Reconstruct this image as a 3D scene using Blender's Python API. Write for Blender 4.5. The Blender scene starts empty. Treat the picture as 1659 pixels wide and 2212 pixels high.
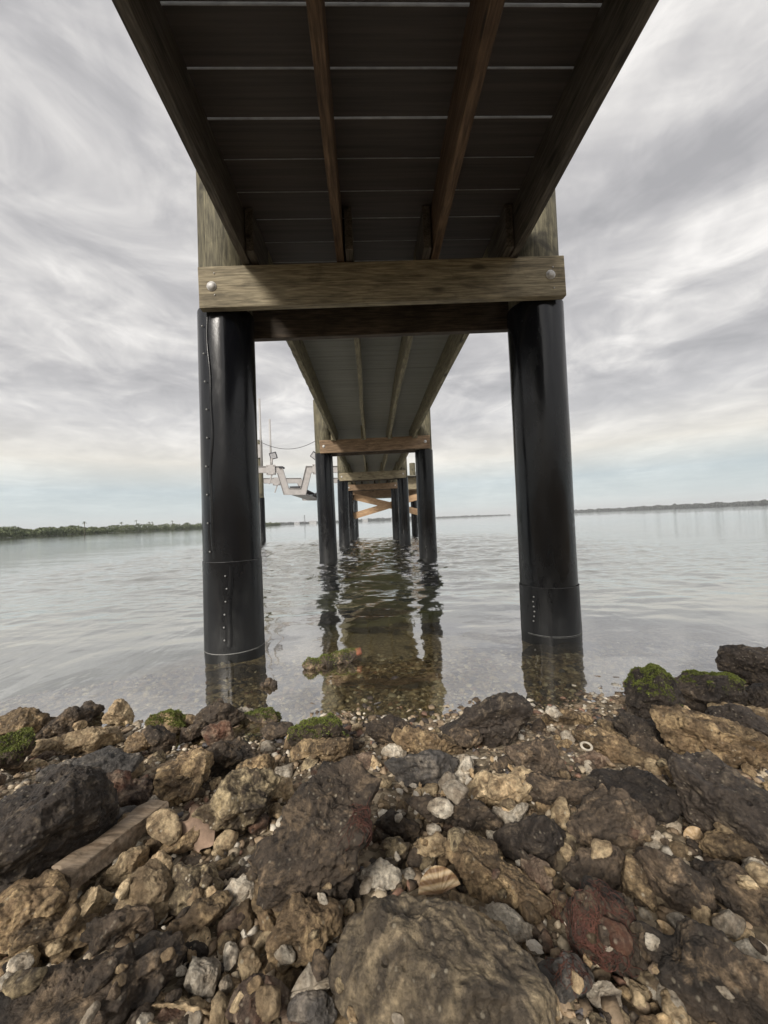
import bpy, bmesh, math, random
import numpy as np
from mathutils import Vector, Matrix
R_ = math.radians
random.seed(7); RNG = np.random.default_rng(7)
S = bpy.context.scene
COL = S.collection

# ------------------------------------------------------------------ camera
F_PX, CX, CY = 831.5, 829.5, 1106.0          # photo measured at 1659 x 2212
def cam_axes(yaw, pitch, roll):
    y, p, r = map(R_, (yaw, pitch, roll))
    F = np.array([math.sin(y)*math.cos(p), math.cos(y)*math.cos(p), math.sin(p)])
    R = np.array([math.cos(y), -math.sin(y), 0.0]); U = np.cross(R, F)
    return F, R*math.cos(r)-U*math.sin(r), U*math.cos(r)+R*math.sin(r)
CF, CR, CU = cam_axes(1.95, 1.24, 2.35)
CP = np.array([0, 0, .70])
def ray(px, py): return CF + CR*(px-CX)/F_PX - CU*(py-CY)/F_PX
def at(px, py, y):                            # point of the dock plane at distance y seen there
    d = ray(px, py); return CP + d*(y/d[1])
cd = bpy.data.cameras.new('camera'); cam = bpy.data.objects.new('camera', cd); COL.objects.link(cam)
cd.sensor_fit = 'HORIZONTAL'; cd.sensor_width = 36; cd.lens = 36*F_PX/1659
cd.clip_start = .02; cd.clip_end = 20000
M = Matrix.Identity(4)
for i, a in enumerate((CR, CU, -CF)):
    for j in range(3): M[j][i] = a[j]
M.translation = Vector(CP); cam.matrix_world = M; S.camera = cam

# ------------------------------------------------------------------ helpers
def tag(o, label=None, cat=None, group=None, kind=None):
    if label: o['label'] = label
    if cat: o['category'] = cat
    if group: o['group'] = group
    if kind: o['kind'] = kind
    return o
def empty(name, loc=(0, 0, 0), rz=0):
    o = bpy.data.objects.new(name, None); COL.objects.link(o); o.location = loc; o.rotation_euler.z = rz
    o.empty_display_size = .1
    return o
def link(name, me, mat=None, parent=None, smooth=False):
    o = bpy.data.objects.new(name, me); COL.objects.link(o)
    if mat: me.materials.append(mat)
    if parent: o.parent = parent
    if smooth: me.polygons.foreach_set('use_smooth', [True]*len(me.polygons))
    return o
def from_bm(name, bm, mat, parent=None, smooth=False):
    me = bpy.data.meshes.new(name); bm.normal_update(); bm.to_mesh(me); bm.free()
    return link(name, me, mat, parent, smooth)
def from_np(name, V, Fc, mat, parent=None, smooth=True):
    me = bpy.data.meshes.new(name)
    V = np.asarray(V, dtype=np.float32); Fc = np.asarray(Fc, dtype=np.int32)
    n, k = Fc.shape
    me.vertices.add(len(V)); me.vertices.foreach_set('co', V.ravel())
    me.loops.add(n*k); me.loops.foreach_set('vertex_index', Fc.ravel())
    me.polygons.add(n); me.polygons.foreach_set('loop_start', np.arange(0, n*k, k, dtype=np.int32))
    me.update(calc_edges=True)
    return link(name, me, mat, parent, smooth)
def box(bm, x0, x1, y0, y1, z0, z1, bev=0.0):
    vs = [bm.verts.new(p) for p in ((x0,y0,z0),(x1,y0,z0),(x1,y1,z0),(x0,y1,z0),(x0,y0,z1),(x1,y0,z1),(x1,y1,z1),(x0,y1,z1))]
    fs = [bm.faces.new([vs[i] for i in f]) for f in ((0,3,2,1),(4,5,6,7),(0,1,5,4),(1,2,6,5),(2,3,7,6),(3,0,4,7))]
    if bev:
        es = list({e for f in fs for e in f.edges})
        bmesh.ops.bevel(bm, geom=es, offset=bev, segments=2, affect='EDGES', profile=.6)
def bar(bm, a, b, w, h, up=(0, 0, 1), bev=0.0):
    """rectangular bar from a to b, w across, h along up"""
    a, b = Vector(a), Vector(b); d = (b-a).normalized(); u = Vector(up); s = d.cross(u).normalized(); u = s.cross(d)
    vs = []
    for p in (a, b):
        for i, j in ((-1,-1),(1,-1),(1,1),(-1,1)): vs.append(bm.verts.new(p + s*i*w/2 + u*j*h/2))
    fs = [bm.faces.new([vs[i] for i in f]) for f in ((0,1,2,3),(7,6,5,4),(0,4,5,1),(1,5,6,2),(2,6,7,3),(3,7,4,0))]
    if bev:
        es = list({e for f in fs for e in f.edges})
        bmesh.ops.bevel(bm, geom=es, offset=bev, segments=2, affect='EDGES', profile=.6)
def tube(bm, pts, r, seg=8):
    rings = []
    pts = [Vector(p) for p in pts]
    for i, p in enumerate(pts):
        d = (pts[min(i+1, len(pts)-1)] - pts[max(i-1, 0)]).normalized()
        s = d.orthogonal().normalized() if i == 0 else (s - d*s.dot(d)).normalized()
        t = d.cross(s); rr = r[i] if isinstance(r, (list, tuple)) else r
        rings.append([bm.verts.new(p + (s*math.cos(a)+t*math.sin(a))*rr) for a in [2*math.pi*k/seg for k in range(seg)]])
    for a, b in zip(rings, rings[1:]):
        for k in range(seg): bm.faces.new((a[k], a[(k+1) % seg], b[(k+1) % seg], b[k]))
    bm.faces.new(rings[0][::-1]); bm.faces.new(rings[-1])

def _h(i, j, k, seed):
    h = (i.astype(np.uint32)*np.uint32(73856093)) ^ (j.astype(np.uint32)*np.uint32(19349663)) ^ (k.astype(np.uint32)*np.uint32(83492791)) ^ np.uint32((seed*2654435761) & 0xffffffff)
    h ^= h >> np.uint32(15); h *= np.uint32(0x2c1b3c6d); h ^= h >> np.uint32(12); h *= np.uint32(0x297a2d39); h ^= h >> np.uint32(15)
    return h.astype(np.float32)/2147483648.0 - 1.0
def vn(P, seed=0):
    P = P.astype(np.float32)+1000.37; I = np.floor(P).astype(np.int64); f = P-I; f = f*f*f*(f*(f*6-15)+10)
    i, j, k = I[:, 0], I[:, 1], I[:, 2]; fx, fy, fz = f[:, 0], f[:, 1], f[:, 2]
    L = lambda a, b, t: a+(b-a)*t
    c = [_h(i+a, j+b, k+d, seed) for a in (0, 1) for b in (0, 1) for d in (0, 1)]
    return L(L(L(c[0], c[1], fz), L(c[2], c[3], fz), fy), L(L(c[4], c[5], fz), L(c[6], c[7], fz), fy), fx)
def fbm(P, seed=0, oct=4, gain=.5):
    s = 0; a = 1
    for o in range(oct): s = s + a*vn(P, seed+o*17); P = P*2.03+3.1; a *= gain
    return s

# ------------------------------------------------------------------ materials
class N:
    def __init__(s, name):
        s.m = bpy.data.materials.new(name); s.m.use_nodes = True; s.t = s.m.node_tree; s.t.nodes.clear()
        s.out = s.n('ShaderNodeOutputMaterial'); s.b = s.n('ShaderNodeBsdfPrincipled'); s.l(s.b, 'BSDF', s.out, 'Surface')
    def n(s, k, **kw):
        x = s.t.nodes.new(k)
        for a, v in kw.items(): setattr(x, a, v)
        return x
    def l(s, a, ao, b, bi): s.t.links.new(a.outputs[ao], b.inputs[bi])
    def coords(s, scale=(1, 1, 1), out='Object', rand=True):
        tc = s.n('ShaderNodeTexCoord'); mp = s.n('ShaderNodeMapping'); mp.inputs['Scale'].default_value = scale
        s.l(tc, out, mp, 'Vector')
        if rand:
            oi = s.n('ShaderNodeObjectInfo'); ml = s.n('ShaderNodeMath', operation='MULTIPLY'); ml.inputs[1].default_value = 53.0
            s.l(oi, 'Random', ml, 0); s.l(ml, 0, mp, 'Location')
        return mp
    def noise(s, mp, scale, detail=6, rough=.6, dist=0):
        x = s.n('ShaderNodeTexNoise'); x.inputs['Scale'].default_value = scale; x.inputs['Detail'].default_value = detail
        x.inputs['Roughness'].default_value = rough; x.inputs['Distortion'].default_value = dist
        s.l(mp, 0, x, 'Vector'); return x
    def voro(s, mp, scale, feature='F1'):
        x = s.n('ShaderNodeTexVoronoi', feature=feature); x.inputs['Scale'].default_value = scale; s.l(mp, 0, x, 'Vector'); return x
    def ramp(s, src, so, stops, interp='LINEAR'):
        r = s.n('ShaderNodeValToRGB'); r.color_ramp.interpolation = interp; e = r.color_ramp.elements
        while len(e) < len(stops): e.new(.5)
        for k, (p, c) in enumerate(stops):
            e[k].position = p; e[k].color = (c, c, c, 1) if isinstance(c, (int, float)) else (*c, 1)
        s.l(src, so, r, 'Fac'); return r
    def mix(s, fac, a, b, mode='MIX'):
        x = s.n('ShaderNodeMix', data_type='RGBA', blend_type=mode)
        for v, i in ((fac, 0), (a, 6), (b, 7)):
            if isinstance(v, tuple) and len(v) == 2 and hasattr(v[0], 'outputs'): s.t.links.new(v[0].outputs[v[1]], x.inputs[i])
            elif isinstance(v, (int, float)): x.inputs[i].default_value = v
            else: x.inputs[i].default_value = (*v, 1)
        return x
    def math(s, op, a, b=0, clamp=False):
        x = s.n('ShaderNodeMath', operation=op); x.use_clamp = clamp
        for v, i in ((a, 0), (b, 1)):
            if isinstance(v, tuple): s.t.links.new(v[0].outputs[v[1]], x.inputs[i])
            else: x.inputs[i].default_value = v
        return x
    def bump(s, src, so, dist, strength=1, prev=None):
        b = s.n('ShaderNodeBump'); b.inputs['Distance'].default_value = dist; b.inputs['Strength'].default_value = strength
        s.l(src, so, b, 'Height')
        if prev: s.l(prev, 'Normal', b, 'Normal')
        s.l(b, 'Normal', s.b, 'Normal'); return b

def rock_mat(name, dark, mid, light, lt=.62, fleck=.0, rust=0.0, rough=.8):
    s = N(name); mp = s.coords()
    n1 = s.noise(mp, 9, 8, .65, .4); n2 = s.noise(mp, 26, 8, .7, .6); n3 = s.noise(mp, 120, 5, .6)
    c = s.ramp(n1, 0, [(.36, dark), (.62, mid)])
    r2 = s.ramp(n2, 0, [(lt-.09, 0.0), (lt+.07, 1.0)])
    c2 = s.mix((r2, 0), (c, 0), light)
    g = s.ramp(n3, 0, [(.32, .45), (.68, 1.5)])
    c3 = s.mix(1.0, (c2, 2), (g, 0), 'MULTIPLY')
    oi = s.n('ShaderNodeObjectInfo'); mr = s.n('ShaderNodeMapRange'); s.l(oi, 'Random', mr, 0); mr.inputs[3].default_value = .72; mr.inputs[4].default_value = 1.28
    cx_ = s.n('ShaderNodeCombineXYZ'); [s.l(mr, 0, cx_, k) for k in range(3)]; c4 = s.mix(1.0, (c3, 2), (cx_, 0), 'MULTIPLY')
    na_ = s.noise(mp, 4.5, 7, .62, .5); ra_ = s.ramp(na_, 0, [(.48, 0.0), (.58, .5)]); c5 = s.mix((ra_, 0), (c4, 2), tuple(v*.9 for v in dark))
    last = c5
    if rust:
        n4 = s.noise(mp, 14, 6, .6); r4 = s.ramp(n4, 0, [(.5, 0.0), (.62, rust)])
        last = s.mix((r4, 0), (last, 2), (.17, .055, .025))
    vp = s.voro(mp, 62); rp = s.ramp(vp, 'Distance', [(.14, 1.0), (.30, 0.0)]); np_ = s.noise(mp, 17, 4); rq = s.ramp(np_, 0, [(.46, 0.0), (.60, .8)])
    mpit = s.math('MULTIPLY', (rp, 0), (rq, 0), True); last = s.mix((mpit, 0), (last, 2), tuple(v*.6 for v in dark))
    v = s.voro(mp, 85); r5 = s.ramp(v, 'Distance', [(.10, 1.0), (.22, 0.0)]); n5 = s.noise(mp, 11, 4); r6 = s.ramp(n5, 0, [(.44, 0.08), (.60, fleck+.3)])
    m5 = s.math('MULTIPLY', (r5, 0), (r6, 0), True)
    last = s.mix((m5, 0), (last, 2), (.50, .44, .33))
    s.l(last, 2, s.b, 'Base Color')
    rr = s.ramp(n2, 0, [(.35, rough-.22), (.65, rough+.1)]); s.l(rr, 0, s.b, 'Roughness')
    s.b.inputs['Specular IOR Level'].default_value = .35
    nb = s.noise(mp, 55, 12, .72); b1 = s.bump(nb, 0, .012, .9)
    vb = s.voro(mp, 48); b2 = s.bump(vb, 'Distance', .004, .55, b1)
    nc = s.noise(mp, 210, 6, .7); b3 = s.bump(nc, 0, .0035, .9, b2); s.bump(mpit, 0, -.006, .8, b3)
    return s.m
RM = {
 'D': rock_mat('rock_dark', (0.037, 0.030, 0.024), (0.132, 0.097, 0.067), (0.342, 0.249, 0.157), .60, .25),
 'B': rock_mat('rock_brown', (0.069, 0.050, 0.031), (0.239, 0.163, 0.091), (0.481, 0.349, 0.193), .56, .35),
 'T': rock_mat('rock_tan', (0.164, 0.115, 0.066), (0.429, 0.311, 0.181), (0.658, 0.511, 0.314), .52, .4),
 'P': rock_mat('rock_pale', (0.257, 0.206, 0.150), (0.456, 0.382, 0.284), (0.589, 0.529, 0.428), .50, .4),
 'G': rock_mat('rock_grey', (0.055, 0.051, 0.047), (0.142, 0.129, 0.116), (0.266, 0.230, 0.187), .58, .15, rough=.7),
 'R': rock_mat('rock_rusty', (0.052, 0.035, 0.027), (0.180, 0.122, 0.083), (0.361, 0.274, 0.193), .56, .3, rust=.45),
 'K': rock_mat('rock_barnacled', (0.045, 0.034, 0.024), (0.164, 0.120, 0.074), (0.531, 0.423, 0.254), .54, 1.0),
 'N': rock_mat('rock_black', (.026, .021, .018), (.074, .058, .045), (.18, .142, .10), .61, .2, rough=.68),
 'S': rock_mat('rock_smooth_brown', (.046, .037, .028), (.145, .115, .080), (.36, .285, .18), .54, .4, rough=.7),
}
def moss_mat(name, c0, c1):
    s = N(name); mp = s.coords(); n = s.noise(mp, 40, 6); c = s.ramp(n, 0, [(.3, c0), (.7, c1)]); s.l(c, 0, s.b, 'Base Color')
    s.b.inputs['Roughness'].default_value = .7; s.bump(n, 0, .01, .8); return s.m
MOSS = moss_mat('green_moss', (.055, .072, .012), (.20, .23, .045))
WEED = moss_mat('red_weed', (.055, .020, .014), (.135, .052, .034))

def wood_mat(name, c0, c1, c2, axis=0, stain=.35, rough=.75):
    s = N(name); sc = [16, 16, 16]; sc[axis] = 2.0
    mp = s.coords(tuple(sc)); n = s.noise(mp, 2.2, 8, .65, .8); c = s.ramp(n, 0, [(.30, c0), (.50, c1), (.72, c2)])
    sc2 = [70, 70, 70]; sc2[axis] = 5
    mp2 = s.coords(tuple(sc2)); n2 = s.noise(mp2, 1.6, 4, .6); g = s.ramp(n2, 0, [(.34, .50), (.66, 1.28)])
    m = s.mix(1.0, (c, 0), (g, 0), 'MULTIPLY')
    mp3 = s.coords((1, 1, 1)); n3 = s.noise(mp3, 5.5, 5, .6, .5); r3 = s.ramp(n3, 0, [(.54, 0.0), (.70, stain)])
    m2 = s.mix((r3, 0), (m, 2), tuple(v*.22 for v in c0))
    sk = [7, 7, 7]; sk[axis] = 2.6; mpk = s.coords(tuple(sk)); vk = s.voro(mpk, 1.0); rk = s.ramp(vk, 'Distance', [(.07, .85), (.16, 0.0)]); m3 = s.mix((rk, 0), (m2, 2), tuple(v*.3 for v in c0)); s.l(m3, 2, s.b, 'Base Color')
    s.b.inputs['Roughness'].default_value = rough; s.b.inputs['Specular IOR Level'].default_value = .3
    b = s.bump(n2, 0, .002, .6); s.bump(n, 0, .004, .4, b); return s.m
W_CAP = wood_mat('cap_timber', (.14, .117, .076), (.23, .195, .128), (.285, .247, .165), 0, .45)
W_CAP2 = wood_mat('brown_timber', (.12, .080, .048), (.20, .135, .082), (.27, .19, .12), 0, .4)
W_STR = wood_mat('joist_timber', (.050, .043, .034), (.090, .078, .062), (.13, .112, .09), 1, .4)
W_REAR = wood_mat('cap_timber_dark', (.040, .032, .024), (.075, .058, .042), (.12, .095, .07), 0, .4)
W_STR2 = wood_mat('joist_timber_olive', (.095, .083, .048), (.18, .158, .10), (.24, .21, .135), 1, .4)
W_STRB = wood_mat('joist_timber_brown', (.055, .033, .018), (.105, .066, .038), (.17, .112, .066), 1, .3)
W_POST = wood_mat('post_timber', (.050, .044, .030), (.105, .094, .060), (.17, .152, .095), 2, .85)
W_BRC = wood_mat('brace_timber', (.28, .17, .09), (.40, .26, .15), (.47, .33, .2), 0, .2)
W_DRIFT = wood_mat('driftwood', (.14, .095, .06), (.26, .20, .14), (.36, .29, .22), 0, .3)
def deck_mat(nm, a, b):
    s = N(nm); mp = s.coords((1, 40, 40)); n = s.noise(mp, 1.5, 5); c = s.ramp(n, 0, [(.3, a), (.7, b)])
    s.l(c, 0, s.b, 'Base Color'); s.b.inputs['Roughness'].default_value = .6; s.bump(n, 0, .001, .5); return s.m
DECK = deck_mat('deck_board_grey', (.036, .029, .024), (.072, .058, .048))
DECK2 = deck_mat('ribbed_deck_grey', (.12, .118, .095), (.195, .19, .16))
def wrap_mat(name, base=(.0045, .005, .0065), rough=.17):
    s = N(name); mp = s.coords((1, 1, .35)); n = s.noise(mp, 7, 6, .6, .6)
    mpz = s.coords((1, 1, 1), rand=False); sep = s.n('ShaderNodeSeparateXYZ'); s.l(mpz, 0, sep, 0)
    # silt and salt film on the lowest part of the jacket
    rz = s.ramp(sep, 'Z', [(.06, .40), (.60, .0)]); n2 = s.noise(mp, 16, 6, .7); rn = s.ramp(n2, 0, [(.35, .25), (.7, 1.0)])
    f = s.math('MULTIPLY', (rz, 0), (rn, 0), True)
    n6 = s.noise(mp, 5.2, 7, .65); r6 = s.ramp(n6, 0, [(.55, 0.0), (.75, .22)]); f2 = s.math('ADD', (f, 0), (r6, 0), True)
    c = s.mix((f2, 0), base, (.040, .041, .038)); s.l(c, 2, s.b, 'Base Color')
    rr = s.ramp(n, 0, [(.3, rough-.08), (.7, rough+.14)]); rr2 = s.math('ADD', (rr, 0), (f2, 0), True); s.l(rr2, 0, s.b, 'Roughness')
    s.b.inputs['Specular IOR Level'].default_value = .36
    b = s.bump(n, 0, .004, .35); n3 = s.noise(mp, 60, 4); s.bump(n3, 0, .0006, .5, b); return s.m
WRAP = wrap_mat('black_pile_jacket')
def plain(name, col, rough=.6, metal=0, nscale=20, var=.25, bump=.001):
    s = N(name); mp = s.coords(); n = s.noise(mp, nscale, 6); c = s.ramp(n, 0, [(.3, tuple(v*(1-var) for v in col)), (.7, tuple(min(1, v*(1+var)) for v in col))])
    s.l(c, 0, s.b, 'Base Color'); s.b.inputs['Roughness'].default_value = rough; s.b.inputs['Metallic'].default_value = metal
    s.bump(n, 0, bump, .5); return s.m
STEEL = plain('galvanised_steel', (.45, .44, .42), .6, .3, 60)
SALTM = plain('salt_edge', (.20, .20, .19), .6)
EDGE = plain('lit_board_edge', (.34, .34, .33), .7)  # pale colour on near board sides paints the daylight in the gaps
RIMM = plain('jacket_edge', (.09, .09, .09), .5)
NAILM = plain('nail_head', (.26, .26, .25), .55, .2)
ALU = plain('weathered_aluminium', (.28, .265, .255), .55, .15, 6, .15)
DARKRUB = plain('dark_rubber', (.035, .035, .04), .7)
PVC = plain('white_pvc', (.33, .32, .31), .5, 0, 8, .08)
CABLE = plain('steel_cable', (.08, .08, .085), .6)
SHELLW = plain('shell_white', (.46, .41, .33), .5, 0, 90, .2, .001)
SHELLT = plain('shell_tan', (.42, .30, .17), .5, 0, 90, .3, .001)
CLAY = plain('terracotta', (.24, .165, .115), .85, 0, 45, .5, .004)
GREYPANEL = plain('grey_panel', (.33, .33, .34), .5)
WHITEH = plain('white_house_wall', (.30, .30, .29), .8)
ORANGE = plain('orange_cap', (.24, .09, .05), .7)

# ------------------------------------------------------------------ world and sun
w = bpy.data.worlds.new('World'); S.world = w; w.use_nodes = True; nt = w.node_tree; nt.nodes.clear()
class WN(N):
    def __init__(s): s.t = nt
s = WN()
wo = s.n('ShaderNodeOutputWorld'); bg = s.n('ShaderNodeBackground'); s.l(bg, 0, wo, 0)
SUN_EL, SUN_AZ = R_(34), R_(208)             # azimuth clockwise from +Y
sky = s.n('ShaderNodeTexSky', sky_type='NISHITA'); sky.sun_disc = False; sky.sun_elevation = SUN_EL; sky.sun_rotation = SUN_AZ
sky.air_density = 1.2; sky.dust_density = 4
tc = s.n('ShaderNodeTexCoord'); sp = s.n('ShaderNodeSeparateXYZ'); s.l(tc, 'Generated', sp, 0)
zc = s.math('MAXIMUM', (sp, 'Z'), 0.0); zd = s.math('ADD', (zc, 0), .10)
ux = s.math('DIVIDE', (sp, 'X'), (zd, 0)); uy = s.math('DIVIDE', (sp, 'Y'), (zd, 0))
cb = s.n('ShaderNodeCombineXYZ'); s.l(ux, 0, cb, 0); s.l(uy, 0, cb, 1)
mp = s.n('ShaderNodeMapping', vector_type='POINT'); s.l(cb, 0, mp, 0); mp.inputs['Rotation'].default_value = (0, 0, R_(-8)); mp.inputs['Scale'].default_value = (1.0, .95, 1); mp.inputs['Location'].default_value = (3.3, 1.7, .3)
na = s.noise(mp, 1.05, 3, .5, .5); nb = s.noise(mp, 3.4, 6, .58, .9); nc_ = s.noise(mp, .45, 2, .5); mpd = s.n('ShaderNodeMapping'); s.l(tc, 'Generated', mpd, 0); mpd.inputs['Scale'].default_value = (2.2, 2.2, 6.0); nd = s.noise(mpd, 1.6, 7, .56, .7)
sm = s.math('MULTIPLY', (na, 0), .30); sm2 = s.math('MULTIPLY', (nb, 0), .26); sm4 = s.math('MULTIPLY', (nd, 0), .44); sm3 = s.math('ADD', (s.math('ADD', (sm, 0), (sm2, 0)), 0), (sm4, 0))
cl = s.ramp(sm3, 0, [(.38, (.42, .412, .42)), (.46, (.545, .532, .535)), (.53, (.72, .70, .685)), (.61, (.98, .95, .915))])
hz = s.ramp(sp, 'Z', [(0.0, (.80, .86, .83)), (.045, (.66, .77, .78)), (.085, (.57, .69, .73)), (.15, (.95, .90, .79)), (.24, (.72, .71, .71))])
hm = s.ramp(sp, 'Z', [(0.0, .92), (.05, .75), (.15, .62), (.32, 0.0)])
c1 = s.mix((hm, 0), (cl, 0), (hz, 0))
skb = s.mix(1.0, (sky, 0), (.10, .10, .10), 'MULTIPLY')
c2 = s.mix(.92, (skb, 2), (c1, 2))
# thicker light from the half of the overcast sky where the sun stands
yb = s.n('ShaderNodeMapRange'); s.l(sp, 'Y', yb, 0); yb.inputs[1].default_value = .15; yb.inputs[2].default_value = -.7; yb.inputs[3].default_value = 1.0; yb.inputs[4].default_value = 2.3
ze = s.n('ShaderNodeMapRange'); s.l(sp, 'Z', ze, 0); ze.inputs[1].default_value = .12; ze.inputs[2].default_value = .6
y1 = s.math('SUBTRACT', (yb, 0), 1.0); y2 = s.math('MULTIPLY', (y1, 0), (ze, 0)); y3 = s.math('ADD', (y2, 0), 1.0)
s.l(c2, 2, bg, 'Color'); s.l(y3, 0, bg, 'Strength')
ld = bpy.data.lights.new('sun', 'SUN'); ld.energy = 3.6; ld.angle = R_(14); ld.color = (1, .94, .86)
sun = bpy.data.objects.new('sun', ld); COL.objects.link(sun)
sdv = Vector((math.sin(SUN_AZ)*math.cos(SUN_EL), math.cos(SUN_AZ)*math.cos(SUN_EL), math.sin(SUN_EL)))
sun.rotation_euler = sdv.to_track_quat('Z', 'Y').to_euler()

# ------------------------------------------------------------------ ground
def shore_y(x): return 1.355 - .14*np.exp(-((x-.62)/.28)**2) + .10*np.clip(x-.9, 0, 1) + .03*np.sin(x*3)
def ground_z(x, y):
    x = np.asarray(x, float); y = np.asarray(y, float); t = shore_y(x)-y
    up = .20*np.clip(t, 0, 1.4) + .38*np.clip(t-1.4, 0, 4) + .05*np.clip(t-5.4, 0, 200)
    dn = -(1+2.5*np.clip(-x-.9, 0, 2)+.8*np.clip(x-1.3, 0, 2))*(.062*np.clip(-t, 0, 1.2) + .10*np.clip(-t-1.2, 0, 12) + .01*np.clip(-t-13.2, 0, 250))
    return up+dn
def axis(a, b, fine, n):                      # grid lines that widen away from 0
    return np.sign(np.linspace(a, b, n))*np.abs(np.linspace(a, b, n))**fine
gx = np.concatenate([-np.geomspace(4000, 4, 26), np.arange(-3.9, 3.95, .022), np.geomspace(4, 4000, 26)])
gy = np.concatenate([-np.geomspace(300, 1.3, 22), np.arange(-1.2, 3.6, .02), np.geomspace(3.7, 6000, 40)])
X, Y = np.meshgrid(gx, gy); Z = ground_z(X, Y)
P = np.stack([X.ravel(), Y.ravel(), np.zeros(X.size)], 1)
near = np.exp(-np.clip(np.abs(P[:, 1])-3, 0, 99)/3)
Z = Z + ((fbm(P*4, 3)*.022 + fbm(P*16, 5, 3)*.007)*near*np.clip(1-(P[:, 1]-1.2)*2, .35, 1)).reshape(X.shape)
nx, ny = len(gx), len(gy); idx = np.arange(nx*ny).reshape(ny, nx)
Q = np.stack([idx[:-1, :-1], idx[:-1, 1:], idx[1:, 1:], idx[1:, :-1]], -1).reshape(-1, 4)
def ground_mat():
    s = N('shell_sand'); mp = s.coords(rand=False); n = s.noise(mp, 60, 8, .7); n1 = s.noise(mp, 3, 5); v = s.voro(mp, 70)
    c = s.ramp(v, 'Color', [(.1, (.09, .07, .045)), (.5, (.21, .16, .10)), (.9, (.40, .33, .23))])
    sp = s.n('ShaderNodeSeparateXYZ'); s.l(mp, 0, sp, 0)
    # olive silt and weed grow over the bed where it lies deeper
    mr = s.ramp(s.math('MULTIPLY', (sp, 'Z'), -1.0), 0, [(.06, 0.0), (.17, 1.0)])
    silt = s.ramp(n1, 0, [(.3, (.040, .048, .014)), (.7, (.095, .106, .032))])
    m = s.mix((mr, 0), (c, 0), (silt, 0)); g = s.ramp(n, 0, [(.3, .7), (.7, 1.25)]); m2 = s.mix(1, (m, 2), (g, 0), 'MULTIPLY')
    s.l(m2, 2, s.b, 'Base Color'); s.b.inputs['Roughness'].default_value = .9; s.bump(n, 0, .008, .8); return s.m
g = from_np('ground', np.stack([X.ravel(), Y.ravel(), Z.ravel()], 1), Q, ground_mat()); tag(g, kind='structure')

# ------------------------------------------------------------------ water
def water_mat():
    s = N('water_surface'); s.t.nodes.remove(s.b)
    tc = s.n('ShaderNodeTexCoord'); sp = s.n('ShaderNodeSeparateXYZ'); s.l(tc, 'Object', sp, 0)
    def mp(scale, rz=0):
        m = s.n('ShaderNodeMapping'); m.inputs['Scale'].default_value = scale; m.inputs['Rotation'].default_value = (0, 0, rz); s.l(tc, 'Object', m, 0); return m
    swell = s.noise(mp((2.6, .8, 1), R_(-16)), 1.3, 3, .5, .5)
    mid = s.noise(mp((3.2, 6.5, 1), R_(-6)), 1.3, 3, .5, .4)
    fine = s.noise(mp((5, 9, 1)), 1.6, 3, .55, .3)
    # calm by the bank, livelier further out
    ry = s.n('ShaderNodeMapRange'); s.l(sp, 'Y', ry, 0); ry.inputs[1].default_value = 2.4; ry.inputs[2].default_value = 5.5; ry.inputs[3].default_value = .06; ry.inputs[4].default_value = 1.0
    rf = s.n('ShaderNodeMapRange'); s.l(sp, 'Y', rf, 0); rf.inputs[1].default_value = 8.0; rf.inputs[2].default_value = 30.0; rf.inputs[3].default_value = 1.0; rf.inputs[4].default_value = .16
    ry = s.math('MULTIPLY', (ry, 0), (rf, 0))
    b0 = s.n('ShaderNodeBump'); b0.inputs['Distance'].default_value = .012; s.l(swell, 0, b0, 'Height'); rx = s.n('ShaderNodeMapRange'); s.l(sp, 'X', rx, 0); rx.inputs[1].default_value = -.6; rx.inputs[2].default_value = -2.2; rx.inputs[3].default_value = .35; rx.inputs[4].default_value = 1.0; rx = s.math('MULTIPLY', (rx, 0), (rf, 0)); s.l(rx, 0, b0, 'Strength')
    b1 = s.n('ShaderNodeBump'); b1.inputs['Distance'].default_value = .012; s.l(mid, 0, b1, 'Height'); s.l(b0, 0, b1, 'Normal'); s.l(ry, 0, b1, 'Strength')
    b2 = s.n('ShaderNodeBump'); b2.inputs['Distance'].default_value = .010; s.l(fine, 0, b2, 'Height'); s.l(b1, 0, b2, 'Normal'); s.l(ry, 0, b2, 'Strength')
    gl = s.n('ShaderNodeBsdfGlossy'); gl.inputs['Roughness'].default_value = .03; gl.inputs['Color'].default_value = (.98, .98, .98, 1); s.l(b2, 0, gl, 'Normal')
    tr = s.n('ShaderNodeBsdfTransparent'); tr.inputs[0].default_value = (.90, .89, .74, 1)
    # reflectance by angle, the same from above and from below the surface
    ge = s.n('ShaderNodeNewGeometry'); dt = s.n('ShaderNodeVectorMath', operation='DOT_PRODUCT'); s.l(b2, 0, dt, 0); s.l(ge, 'Incoming', dt, 1)
    ab = s.math('ABSOLUTE', (dt, 'Value')); om = s.math('SUBTRACT', 1.0, (ab, 0), True); pw = s.math('POWER', (om, 0), 4.0)
    fm = s.math('MULTIPLY', (pw, 0), .58); fr = s.math('ADD', (fm, 0), .42, True)
    mx = s.n('ShaderNodeMixShader'); s.l(fr, 0, mx, 0); s.l(tr, 0, mx, 1); s.l(gl, 0, mx, 2); s.l(mx, 0, s.out, 0)
    return s.m
wx = np.concatenate([-np.geomspace(5000, 7.1, 16), np.arange(-7, 6.02, .035), np.geomspace(6.1, 5000, 16)]); wy = np.concatenate([[.2, .9], np.arange(1.1, 19, .035), np.geomspace(19.2, 9000, 34)])
X, Y = np.meshgrid(wx, wy); idx = np.arange(X.size).reshape(X.shape)
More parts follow.
